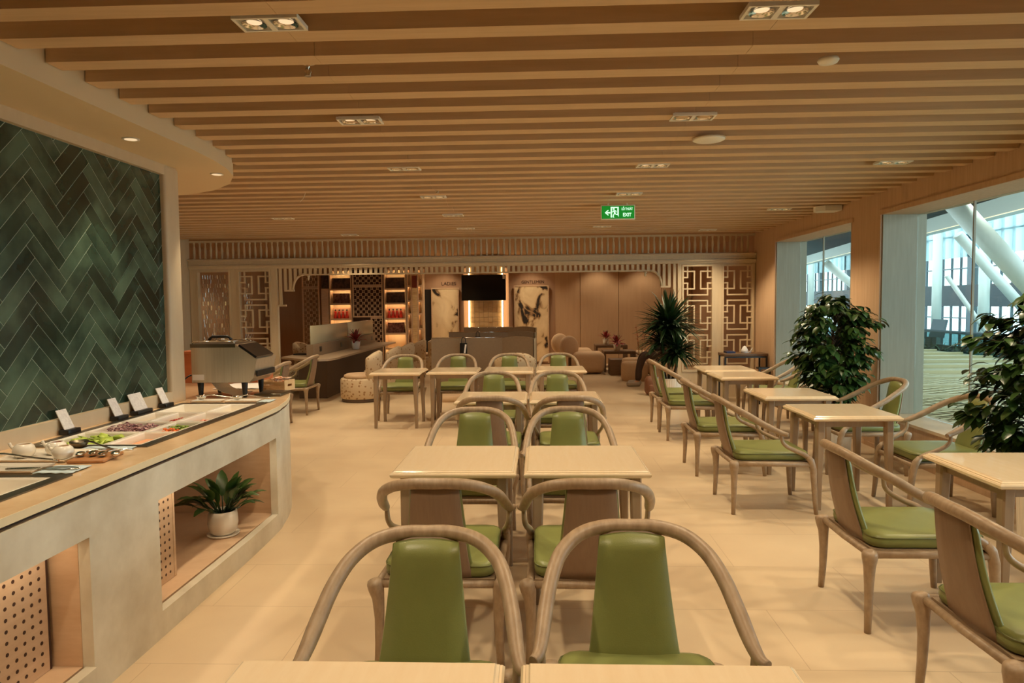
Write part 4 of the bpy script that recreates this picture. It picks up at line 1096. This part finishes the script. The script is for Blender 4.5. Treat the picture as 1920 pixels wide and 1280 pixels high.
f.build('twigs', m_terra, va_)
# seated person (mostly hidden by the palm)
def skinned(name, pts, edges, rad, m, parent=None, loc=(0, 0, 0), sub=2):
    me = bpy.data.meshes.new(name); me.from_pydata(pts, edges, []); me.update(); o = bpy.data.objects.new(name, me); COL.objects.link(o); o.location = loc
    o.modifiers.new('skin', 'SKIN'); sv = me.skin_vertices[0].data
    for v, r_ in zip(sv, rad): v.radius = (r_, r_)
    sv[0].use_root = True; o.modifiers['skin'].use_smooth_shade = True
    s = o.modifiers.new('sub', 'SUBSURF'); s.levels = s.render_levels = sub
    dg = bpy.context.evaluated_depsgraph_get(); me2 = bpy.data.meshes.new_from_object(o.evaluated_get(dg)); o.modifiers.clear(); o.data = me2; me2.materials.clear(); me2.materials.append(m)
    if parent: o.parent = parent
    return o
pe = thing('person', 'person in dark clothes seated behind the palm, feet in grey sneakers', 'person', (2.50, 13.55, 0))
P = [(0, 0, .62), (.04, 0, .82), (.05, 0, 1.02), (.03, 0, 1.13), (0, 0, 1.19), (-.03, 0, 1.27), (-.035, 0, 1.37),
     (.04, .17, 1.05), (-.02, .23, .84), (-.24, .16, .72), (.04, -.17, 1.05), (-.02, -.23, .84), (-.24, -.16, .72),
     (-.02, .10, .62), (-.44, .12, .60), (-.50, .12, .34), (-.50, .12, .09), (-.02, -.10, .62), (-.44, -.12, .60), (-.54, -.13, .34), (-.56, -.14, .09), (-.62, .12, .045), (-.68, -.14, .045)]
E_ = [(0, 1), (1, 2), (2, 3), (3, 4), (4, 5), (5, 6), (2, 7), (7, 8), (8, 9), (2, 10), (10, 11), (11, 12), (0, 13), (13, 14), (14, 15), (15, 16), (0, 17), (17, 18), (18, 19), (19, 20), (16, 21), (20, 22)]
R_ = [.13, .12, .125, .07, .052, .08, .075, .06, .045, .033, .06, .045, .033, .085, .062, .055, .04, .085, .062, .055, .04, .035, .035]
skinned('body', P, E_, R_, m_skin, pe)
skinned('jacket', [P[i] for i in (0, 1, 2, 7, 8, 9, 10, 11, 12)], [(0, 1), (1, 2), (2, 3), (3, 4), (4, 5), (2, 6), (6, 7), (7, 8)], [.15, .14, .145, .075, .06, .048, .075, .06, .048], m_cloth, pe)
skinned('trousers', [P[i] for i in (0, 13, 14, 15, 16, 17, 18, 19, 20)], [(0, 1), (1, 2), (2, 3), (3, 4), (0, 5), (5, 6), (6, 7), (7, 8)], [.145, .10, .08, .07, .06, .10, .08, .07, .06], m_trous, pe)
mb().ball((-.015, 0, 1.36), (.10, .09, .11), 16, 12).build('hair', m_dark, pe)
for x, y in ((-.62, .12), (-.68, -.14)): mb().rbox(x - .10, y - .045, .0, x + .17, y + .045, .095, .035, 4).build('sneaker', m_shoe, pe)
for s in (-1, 1):
    h = mb()
    for k in range(4): h.tube(catmull([(-.27, s * (.16 - .03) + .02 * (k - 1.5), .715), (-.32, s * .13 + .02 * (k - 1.5), .712 ), (-.36 - .006 * (k % 2), s * .13 + .019 * (k - 1.5), .695), (-.375, s * .13 + .019 * (k - 1.5), .675)], 3), .0095, 6)
    h.tube([(-.26, s * .11, .72), (-.29, s * .085, .72), (-.32, s * .08, .71)], .0105, 6)
    h.rbox(-.30, s * .13 - .042, .70, -.22, s * .13 + .042, .73, .012, 3).build('hand', m_skin, pe)
bk = thing('backpack', 'tan brown backpack on the floor beside the farthest chair', 'bag', (2.05, 12.15, 0))
mb().rbox(-.17, -.12, 0, .17, .12, .34, .09, 4).build('bag_body', m_bag, bk); mb().rbox(-.12, -.17, .03, .12, -.11, .2, .03, 3).build('front_pocket', m_bag, bk); mb().tube(catmull([(-.04, 0, .33), (0, 0, .39), (.04, 0, .33)], 5), .01, 6).build('handle', m_dark, bk)
# console table against the right screen
cn = thing('console_table', 'narrow console table with black metal legs before the right lattice screen', 'console table', (3.36, 11.32, 0))
mb().rbox(-.36, -.20, .755, .34, .20, .80, .004, 1).build('tabletop', m_brown, cn); b = mb()
for x in (-.34, .32):
    for y in (-.18, .18): mb().box(x - .0125, y - .0125, 0, x + .0125, y + .0125, .754).build('leg', m_black, cn)
mb().box(-.327, -.192, .73, .307, -.168, .754).box(-.327, .168, .73, .307, .192, .754).build('rail', m_black, cn)
bn = thing('side_bench', 'low black topped bench tucked under the right end of the console table', 'bench', (3.5, 11.1, 0)); mb().box(-.0, -.14, .56, .2, .0, .59).build('seat', m_black, bn)
for x in (.01, .17): mb().box(x, -.13, 0, x + .02, -.11, .559).build('leg', m_black, bn)
nk = mb(); nk.lathe([(.005, .12), (.03, .1), (.055, .05), (.065, .0)], n=12, z0=.801, cx=3.36, cy=11.25); nk.rings([[(3.40, 11.2, .801), (3.46, 11.25, .801), (3.44, 11.3, .801)], [(3.47, 11.22, .87), (3.50, 11.26, .90), (3.49, 11.28, .88)]], smooth=False)
tag(nk.build('napkin_swan', m_paper), 'white folded napkin shape standing on the console table', 'napkin'); tag(mb().box(3.06, 11.2, .801, 3.2, 11.4, .83).build('menu_folder', mat('navy_cover', L(44, 48, 84), .5)), 'dark blue folder at the left end of the console table', 'folder')
for p in [(-4, 13.2), (-1.2, 13), (1.8, 13), (-4.6, 16.8), (-2.4, 17.2), (-.2, 17.2), (1.5, 16.8), (3.2, 16.6), (4.6, 13.5), (-6.4, 15), (2.6, 14.9), (-1.4, 15.9), (-.2, 17.9), (-2.5, 17.9), (1.6, 17.9), (2.8, 17.9)]: spot((p[0], p[1], 2.9), SPOT_W * .5)  # fixtureless spots added to light the lounge and wash its back wall
# ================================================================== CEILING FITTINGS AND LAMPS
def make_twin():
    r = thing('twin_downlight', '', 'downlight')
    h = mb(); w_, d_, z0, z1 = .135, .068, -.006, .012
    h.box(-w_, -d_, z0, w_, -d_ + .012, z1).box(-w_, d_ - .012, z0, w_, d_, z1).box(-w_, -d_ + .012, z0, -w_ + .012, d_ - .012, z1).box(w_ - .012, -d_ + .012, z0, w_, d_ - .012, z1)
    h.box(-.012, -d_ + .0121, z0, .012, d_ - .0121, z1).box(-w_ + .0121, -d_ + .0121, z1 - .0015, w_ - .0121, d_ - .0121, z1 + .006)
    h.build('housing', m_wplast, r)
    for s in (-1, 1):
        c = mb().lathe([(.05, -.004), (.046, -.001), (.03, .0075), (.03, .008)], s * .066, 0, 20, cap=False).build('reflector', m_chrome, r)
        mb().lathe([(.029, .006), (.029, .010)], s * .066, 0, 16).build('lens', m_lens, r)
    return r
twin0 = None
DL = [(-1.09, 2.83, 'twin downlight nearest the camera on the left, above the front chairs'), (.97, 2.84, 'twin downlight at top edge of the photo, right of centre'),
      (-1.11, 4.33, 'twin downlight second from the camera in the left line'), (.98, 4.40, 'twin downlight just before the round ceiling speaker'),
      (-1.13, 5.85, 'twin downlight third from the camera in the left line'), (.98, 5.9, 'twin downlight just behind the round ceiling speaker'),
      (-1.12, 7.40, 'twin downlight fourth from the camera in the left line'), (.98, 7.41, 'twin downlight directly in front of the exit sign'),
      (3.0, 5.95, 'twin downlight above the window row, nearest the pillar'), (3.05, 8.81, 'twin downlight beside the hexagonal box at the window wall'),
      (-3.37, 8.99, 'twin downlight above the left chairs behind the buffet'), (-1.1, 8.95, 'twin downlight above the rearmost tables, left'),
      (.98, 8.95, 'twin downlight above the rearmost tables, right'), (-1.1, 10.5, 'twin downlight before the partition, left of centre'), (.98, 10.5, 'twin downlight before the partition, right of centre'),
      (-3.1, 11.25, 'twin downlight close to the partition beam, left part'), (2.75, 11.25, 'twin downlight close to the right lattice screen')]
for x, y, lb_ in DL:
    if twin0 is None: twin0 = make_twin(); twin0.location = (x, y, SLZ - .002); twin0['label'] = lb_; twin0['group'] = 'twin downlights'
    else: dup(twin0, (x, y, SLZ - .002), 0, lb_, 'twin downlights')
for x, y in [(p[0], p[1]) for p in DL] + [(-1.1, 1.3), (.97, 1.3), (3.0, 1.5), (3.0, 3.2), (3.0, 4.4), (2.85, 7.9), (3.0, 10.8), (-3.4, 7.6), (-3.4, 10.5), (-5.2, 9.0)]:  # bare spots continue the grid; the pillar one is added for wall brightness
    spot((x, y, SLZ - .03), SPOT_W)
def disc_light(x, y, z, label, r0=.05):
    r = thing('recessed_downlight', label, 'downlight', (x, y, z), 0, 'round downlights in the cream soffit')
    mb().lathe([(r0, -.001), (r0, -.006), (r0 - .012, -.006), (r0 - .014, -.001)], 0, 0, 24).build('trim_ring', m_wplast, r)
    mb().lathe([(r0 - .014, -.004), (r0 - .014, -.007)], 0, 0, 20).build('lens', m_lens, r)
disc_light(-2.55, 4.26, 2.70, 'round recessed downlight in the cream soffit above the tiled wall')
disc_light(-2.56, 5.43, 2.70, 'round recessed downlight near the curved end of the cream soffit')
for y in (1.9, 3.1, 4.26, 5.43): spot((-2.56, y, 2.67), SPOT_W * .75, 1.15, .7)
spot((-3.6, 6.1, 2.67), SPOT_W * .5)
sp_ = thing('ceiling_speaker', 'round white ceiling speaker disc between the slats, right of centre', 'speaker', (1.22, 4.97, SLZ))
mb().lathe([(.11, 0), (.112, -.012), (.10, -.018), (.0, -.019)], 0, 0, 28).build('grille', m_wplast, sp_)
mb().lathe([(.118, .0), (.118, -.008), (.113, -.009), (.113, 0)], 0, 0, 28).build('ring', m_frame, sp_)
sd = thing('smoke_detector', 'small white dome detector on the slats at upper right', 'smoke detector', (1.40, 3.40, SLZ))
mb().lathe([(.045, 0), (.05, -.01), (.042, -.022), (.0, -.026)], 0, 0, 20).build('dome', m_wplast, sd)
def sprinkler(x, y, label):
    s = thing('sprinkler_head', label, 'sprinkler', (x, y, SLZ + .05))
    mb().lathe([(.034, 0), (.036, -.012), (.02, -.014)], 0, 0, 16).build('escutcheon', m_frame, s)
    b = mb().lathe([(.009, -.014), (.011, -.03), (.006, -.036), (.006, -.07), (.017, -.072), (.017, -.075)], 0, 0, 12)
    for q in (-1, 1): b.tube([(q * .008, 0, -.034), (q * .016, 0, -.05), (q * .008, 0, -.07)], .003, 6)
    b.build('nozzle', m_chrome, s)
sprinkler(-1.13, 3.41, 'chrome sprinkler head hanging in a slat gap at upper left')
sprinkler(-1.02, 7.0, 'tiny sprinkler head in the slats left of the photo centre')
wi = mb().tube(catmull([(-2.38, 7.0, SLZ), (-2.39, 6.98, SLZ - .05), (-2.43, 6.97, SLZ - .1)], 5), .003, 6).build('loose_wire', m_wplast)
tag(wi, 'short loose pale wire dangling from the slats right of the curved soffit', 'wire')
hb = mb(); hb.rings([[(3.42, 8.6, z), (3.5, 8.52, z), (3.7, 8.52, z), (3.7, 8.75, z), (3.5, 8.75, z), (3.42, 8.68, z)] for z in (2.735, SLZ - .001)], smooth=False)
tag(hb.build('ceiling_unit', m_wplast), 'cream angular box fixed under the slats against the window wall', 'ceiling box')
# exit sign
ex = thing('exit_sign', 'green illuminated exit sign hanging under the slats', 'exit sign', (.94, 8.1, 2.695))
mb().rbox(-.2, -.018, -.085, .2, .018, .085, .006, 2).build('housing', m_wplast, ex)
mb().box(-.188, -.022, -.074, .188, -.0185, .074).build('sign_face', m_signg, ex)
mb().box(-.12, -.006, .0855, -.1, .006, .104).box(.1, -.006, .0855, .12, .006, .104).build('hanger', m_wplast, ex)
T = Matrix.Translation((.105, -.0225, .036)) @ FACE
text_mesh('lettering', 'LỐI THOÁT', .04, m_signw, ex, T, .0008, xs=.62, bold=.0008)
T = Matrix.Translation((.105, -.0225, -.032)) @ FACE
text_mesh('lettering', 'EXIT', .056, m_signw, ex, T, .0008, xs=.86, bold=.0016)
pg = mb(); y0, y1 = -.0242, -.0226
def flat(poly): 
    n = len(poly); pg.add([(x, y0, z) for x, z in poly] + [(x, y1, z) for x, z in poly], [tuple(range(n)), tuple(reversed(range(n, 2 * n)))] + [(i, n + i, n + (i + 1) % n, (i + 1) % n) for i in range(n)])
flat([(-.155, -.004), (-.115, .03), (-.108, .022), (-.128, .005), (-.09, .005), (-.09, -.013), (-.128, -.013), (-.108, -.03), (-.115, -.038)])
flat([(-.086, -.06), (-.086, .062), (-.07, .062), (-.07, -.06)]); flat([(-.0699, .05), (-.0699, .062), (-.008, .062), (-.008, .05)]); flat([(-.008, .062), (.008, .062), (.008, -.055), (-.008, -.03)])
flat([(-.05 + .011 * math.cos(a), .038 + .011 * math.sin(a)) for a in [PI / 5 * i for i in range(10)]])
def limb(pts, r_): pg.tube([(x, -.0234, z) for x, z in pts], r_, 6)
limb([(-.046, .024), (-.038, -.01)], .009); limb([(-.046, .022), (-.064, .002), (-.074, .004)], .004); limb([(-.042, .022), (-.024, .016), (-.02, -.002)], .004)
limb([(-.04, -.01), (-.052, -.03), (-.058, -.056), (-.046, -.058)], .0055); limb([(-.037, -.01), (-.022, -.026), (-.008, -.026)], .0055)
pg.build('pictogram', m_signw, ex)
# ================================================================== PLANTS
def ribbed_pot(r, rad, h, m):
    b = mb(); n = 64
    def rg(q, z, e): return [((q + (e if k % 2 else 0)) * math.cos(2 * PI * k / n), (q + (e if k % 2 else 0)) * math.sin(2 * PI * k / n), z) for k in range(n)]
    b.rings([rg(rad * .86, 0, 0), rg(rad * .9, .01, .004), rg(rad, h - .02, .004), rg(rad * 1.02, h, 0), rg(rad * .93, h, 0), rg(rad * .9, h - .05, 0)], smooth=False)
    b.build('pot', m, r); mb().lathe([(rad * .89, h - .06), (rad * .89, h - .05)], n=24).build('soil', m_soil, r)
def ficus(x, y, label, seed, rx=.43, ry=.40, z0=.62, z1=1.70, n=2300):
    r = thing('weeping_fig', label, 'potted tree', (x, y, 0), 0, 'leafy potted trees by the windows'); ribbed_pot(r, .19, .42, m_white)
    rr = random.Random(seed); st = mb(); st.tube(catmull([(0, 0, .36), (.02, .01, .8), (-.01, .02, 1.2), (.01, 0, 1.55)], 5), [.022] * 11 + [.012] * 5, 8)
    f = mb(); zc, hz = (z0 + z1) / 2, (z1 - z0) / 2
    tw = []
    for i in range(52):
        zz = z0 + (z1 - z0) * (i + .5) / 52; a = i * 2.4 + rr.uniform(-.4, .4); t = (zz - zc) / hz
        R = (1 - abs(t) ** 3.2) ** .5 * rr.uniform(.72, 1.1); e = Vector((rx * R * math.cos(a), ry * R * math.sin(a), zz - rr.uniform(0, .06))); s0 = Vector((0, 0, max(.5, zz - .22)))
        mid = s0.lerp(e, .5) + Vector((0, 0, .07)); st.tube([s0, mid, e], [.007, .005, .003], 5); tw.append((s0, mid, e))
    for i in range(n):
        s0, mid, e = tw[rr.randrange(52)]; t = rr.uniform(.35, 1.05)
        p = (mid.lerp(e, t * 2 - 1) if t > .5 else s0.lerp(mid, t * 2)) + Vector((rr.uniform(-.05, .05), rr.uniform(-.05, .05), rr.uniform(-.05, .04)))
        a = math.atan2(e.y, e.x) + rr.uniform(-1.3, 1.3)
        leaf(f, p, (math.cos(a), math.sin(a), rr.uniform(-.7, .25)), rr.uniform(.085, .145), rr.uniform(.046, .066), rr.uniform(.5, 1.4), .2, 4)
    f.build('foliage', m_leaf, r); st.build('branches', m_bark, r)
ficus(3.27, 4.42, 'nearest leafy potted tree, cut by the right photo edge before the window', 21, .46, .34)
ficus(3.20, 7.50, 'farther leafy potted tree before the wood pillar between the windows', 34, .38, .34)
dr = thing('dracaena_palm', 'tall spiky potted palm at the end of the window row', 'potted palm', (2.04, 10.75, 0)); ribbed_pot(dr, .19, .46, m_white)
st = mb(); f = mb(); rr = random.Random(9)
for hx, hy, hz, n, ln, e0 in ((0, 0, 1.20, 230, .64, .0), (-.10, .05, .95, 130, .46, -.25), (.11, -.04, .80, 170, .5, -.3)):
    st.tube([(hx * .4, hy * .4, .40), (hx, hy, hz * .8), (hx, hy, hz + .04)], .022, 8)
    for i in range(n):
        a = rr.uniform(0, 6.283); el = e0 + (1.5 - e0) * rr.random() ** 1.1
        leaf(f, (hx, hy, hz + .10 * rr.random()), (math.cos(a) * math.cos(el), math.sin(a) * math.cos(el), math.sin(el)), ln * rr.uniform(.62, 1.0), .05, rr.uniform(.35, 1.3), .3, 6)
f.build('foliage', m_leafd, dr); st.build('canes', m_bark, dr)
# small plant behind the terracotta box
pl = thing('spiky_plant', 'small spiky green plant beside the terracotta planter at the tiled wall end', 'plant', (-3.36, 6.93, Z)); mb().lathe([(.05, 0), (.07, .22), (.06, .22), (0, .2)], n=14).build('pot', m_terra, pl)
f = mb()
for i in range(24):
    a, el = i * 2.4, .3 + .05 * (i % 20); leaf(f, (0, 0, .2), (math.cos(a) * math.cos(el), math.sin(a) * math.cos(el), math.sin(el)), .24, .022, .5)
f.build('leaves', m_leafd, pl)
# ================================================================== CONCOURSE OUTSIDE THE WINDOWS
struct('floor_deck', mb().box(4.19, -2.0, -.2, 13.0, 40.0, -.02), m_mesh)
struct('floor_concourse', mb().box(13.01, -2.0, -1.3, 40, 90, -1.2), m_cfloor)
dk = thing('deck_grating', 'pale metal deck with raised ribs and wire mesh just outside the windows', 'metal deck', (0, 0, 0))
for k in range(22):
    y = 6.2 + k * 1.35; mb().box(4.25, y, -.019, 12.8, y + .14, .05).build('rib', m_mesh, dk)
ms = mb()
for k in range(90):
    c = k * .22
    for s in (1, -1):
        x0, x1 = 4.25, 8.6; y0 = 1.5 + c if s > 0 else 1.5 + c; y1 = y0 + (x1 - x0) * .55 * s
        ms.tube([(x0, y0, .012 if s > 0 else .004), (x1, y1, .012 if s > 0 else .004)], .012, 4)
mb().box(4.26, 6.36, -.0185, 8.7, 34, -.012).build('mesh_bed', m_meshd, dk)
o = ms.build('wire_mesh', m_mesh, dk); o['kind'] = 'stuff'
FX = 24.0
fa = thing('curtain_wall', 'far glazed concourse facade with dark mullions', 'glass facade', (FX, 0, 0))
for k in range(74):
    y = 22 + k * .85; th = k % 6 == 2
    mb().box(-.06, y - (.22 if th else .035), -1.19, .30 if th else .06, y + (.22 if th else .035), 9.0).build('column' if th else 'mullion', m_mull, fa)
mb().box(-.07, 20, 1.25, .07, 90, 2.45).build('transom_band', m_cdark, fa)
b = mb()
for z in (-.35, .55, 3.35, 5.2): b.box(-.05, 20, z, .05, 90, z + .07)
b.build('transom', m_mull, fa)
m_frit = bpy.data.materials.new('fritted_glass'); m_frit.use_nodes = True; nt = m_frit.node_tree
for n_ in list(nt.nodes): nt.nodes.remove(n_)
o_, mx, t_, d_ = nt.nodes.new('ShaderNodeOutputMaterial'), nt.nodes.new('ShaderNodeMixShader'), nt.nodes.new('ShaderNodeBsdfTransparent'), nt.nodes.new('ShaderNodeBsdfTranslucent')
t_.inputs[0].default_value = (.66, .76, .77, 1); d_.inputs[0].default_value = (.6, .72, .74, 1); mx.inputs[0].default_value = .5
nt.links.new(t_.outputs[0], mx.inputs[1]); nt.links.new(d_.outputs[0], mx.inputs[2]); nt.links.new(mx.outputs[0], o_.inputs[0])
mb().box(-.14, 20, 4.0, -.12, 90, 12.0).build('fritted_glazing', m_frit, fa)
mb().box(.1, 20, -1.19, .12, 90, 3.95).build('clear_glazing', m_glaze, fa)
# roof edge beam, ceiling, tubes
def bpt(y): return 14 + (y - 25.8) * .1675
bmz = mb(); R = []
for y in (8, 20, 35, 60): x = bpt(y); R.append([(x, y, 4.02), (x + .5, y, 4.02), (x + .5, y, 4.5), (x, y, 4.5)])
bmz.rings(R, smooth=False); rb = bmz.build('roof_beam', m_conc); tag(rb, 'long white roof edge beam of the concourse outside', 'roof beam')
sl_ = mb(); R = [[(bpt(y) - .03, y, 4.0), (bpt(y) + .02, y, 4.0), (bpt(y) + .02, y, 4.019), (bpt(y) - .03, y, 4.019)] for y in (8, 60)]
tag(sl_.rings(R, smooth=False).build('beam_light', m_lens), 'thin warm light line under the white roof beam', 'light strip')
rc = mb(); rc.rings([[(4.19, y, 4.5), (bpt(y) + .3, y, 4.51), (bpt(y) + .3, y, 4.7), (4.19, y, 4.7)] for y in (-2, 60)], smooth=False)
struct('ceiling_concourse', rc, m_cgrey)
lt = None
for i in range(9):
    for j in range(2):
        x, y = 8.2 + j * 2.2 + .3 * i, 9.5 + i * 3.1 + j * .7
        if lt is None: lt = mb().lathe([(.06, 0), (.06, -.05), (.03, -.075)], n=12).build('concourse_downlight', m_olens, None, (x, y, 4.49)); tag(lt, 'small bright downlight dot in the grey concourse ceiling outside', 'downlight', 'concourse downlight dots')
        else:
            c = lt.copy(); COL.objects.link(c); c.location = (x, y, 4.49)
def tubeo(a, c, r_, label): tag(mb().tube([a, c], r_, 20).build('steel_tube', m_conc), label, 'steel strut', 'white tubular struts outside')
tubeo((10.53, 18, 4.2), (14.2, 18, .2), .25, 'thick white diagonal steel tube seen through the near window')
tubeo((14.32, 24, 3.85), (17.2, 24, .6), .17, 'thinner white diagonal tube behind the thick one')
tubeo((16.5, 40, 3.82), (22.4, 40, -1.1), .22, 'short white diagonal tube seen through the far window')
tubeo((16.3, 28, 2.6), (18.9, 28, -1.1), .09, 'low white strut leaning left near the facade')
for y, x, lb_ in ((35.5, 20.2, 'round white concourse column nearest the pillar side'), (31.5, 20.0, 'round white concourse column seen behind the thick diagonal tube'), (52, 20.4, 'round white concourse column through the far window')):
    tag(mb().lathe([(.22, 0), (.22, 6.2)], n=20, z0=-1.19).build('round_column', m_conc, None, (x, y, 0)), lb_, 'column', 'round white concourse columns')
pb = thing('planter_bed', 'dark planter bed with low greenery at the deck edge outside', 'planter', (14.2, 23, -1.19)); mb().box(-.5, -5, 0, .5, 14, .95).build('planter', m_cdark, pb)
f = mb(); rr = random.Random(2)
for i in range(420):
    a, el = rr.uniform(0, 6.28), rr.uniform(.3, 1.4); leaf(f, (rr.uniform(-.4, .4), rr.uniform(-4.8, 13.8), .95), (math.cos(a) * math.cos(el), math.sin(a) * math.cos(el), math.sin(el)), rr.uniform(.2, .4), .09, .7)
f.build('greenery', m_leaf, pb)
for i, (x, y) in enumerate(((15.4, 27.6), (16.5, 28.4), (17.2, 26.3))):
    r = thing('waiting_seat', ['dark waiting bench outside, nearest the pillar', 'middle dark waiting bench outside', 'dark waiting bench outside, nearest the thick tube'][i], 'bench', (x, y, -1.19), 0, 'dark waiting benches in the concourse')
    mb().box(-.3, -1, .40, .3, 1, .48).build('seat', m_cdark, r); mb().box(.28, -1, .481, .34, 1, .95).build('backrest', m_cdark, r)
    for q in (-.8, .8): mb().box(-.25, q - .03, 0, .25, q + .03, .399).build('leg', m_cdark, r)
kio = thing('info_totem', 'dark information stand with tilted panel in the concourse outside', 'kiosk', (17.2, 30.6, -1.19)); mb().box(-.1, -.25, 0, .1, .25, 1.2).build('post', m_cdark, kio); mb().box(-.05, -.5, 1.2, .05, .5, 2.0, Matrix.Rotation(.2, 4, 'Y')).build('panel', m_mull, kio)
for x, y in ((7, 8), (10, 11), (7, 14), (11, 18), (8, 22), (15, 26), (17, 34), (16, 44)): spot((x, y, 4.4 if x < 13 else 6.0), 140 if x < 13 else 45, 2.6, .8, (1.0, .97, .9), .15)
m_tint = bpy.data.materials.new('tinted_glass'); m_tint.use_nodes = True
glassify(m_tint, (.34, .48, .50, 1), .05)
gb = thing('glass_balustrade', 'dark tinted glass balustrade at the far edge of the deck outside', 'balustrade', (13.2, 0, 0))
mb().box(-.01, 8, -.25, .01, 60, .58).build('glass_panel', m_tint, gb); mb().tube([(0, 8, .61), (0, 60, .61)], .035, 8).build('handrail', m_mull, gb)
for k in range(14): mb().box(-.03, 8 + k * 4, -.28, .03, 8.06 + k * 4, .6).build('post', m_mull, gb)
tag(mb().box(-1.86, 9.95, .0005, -1.80, 10.0, .002).build('paper_scrap', m_paper), 'tiny white scrap of paper on the floor under the rearmost left table', 'paper')
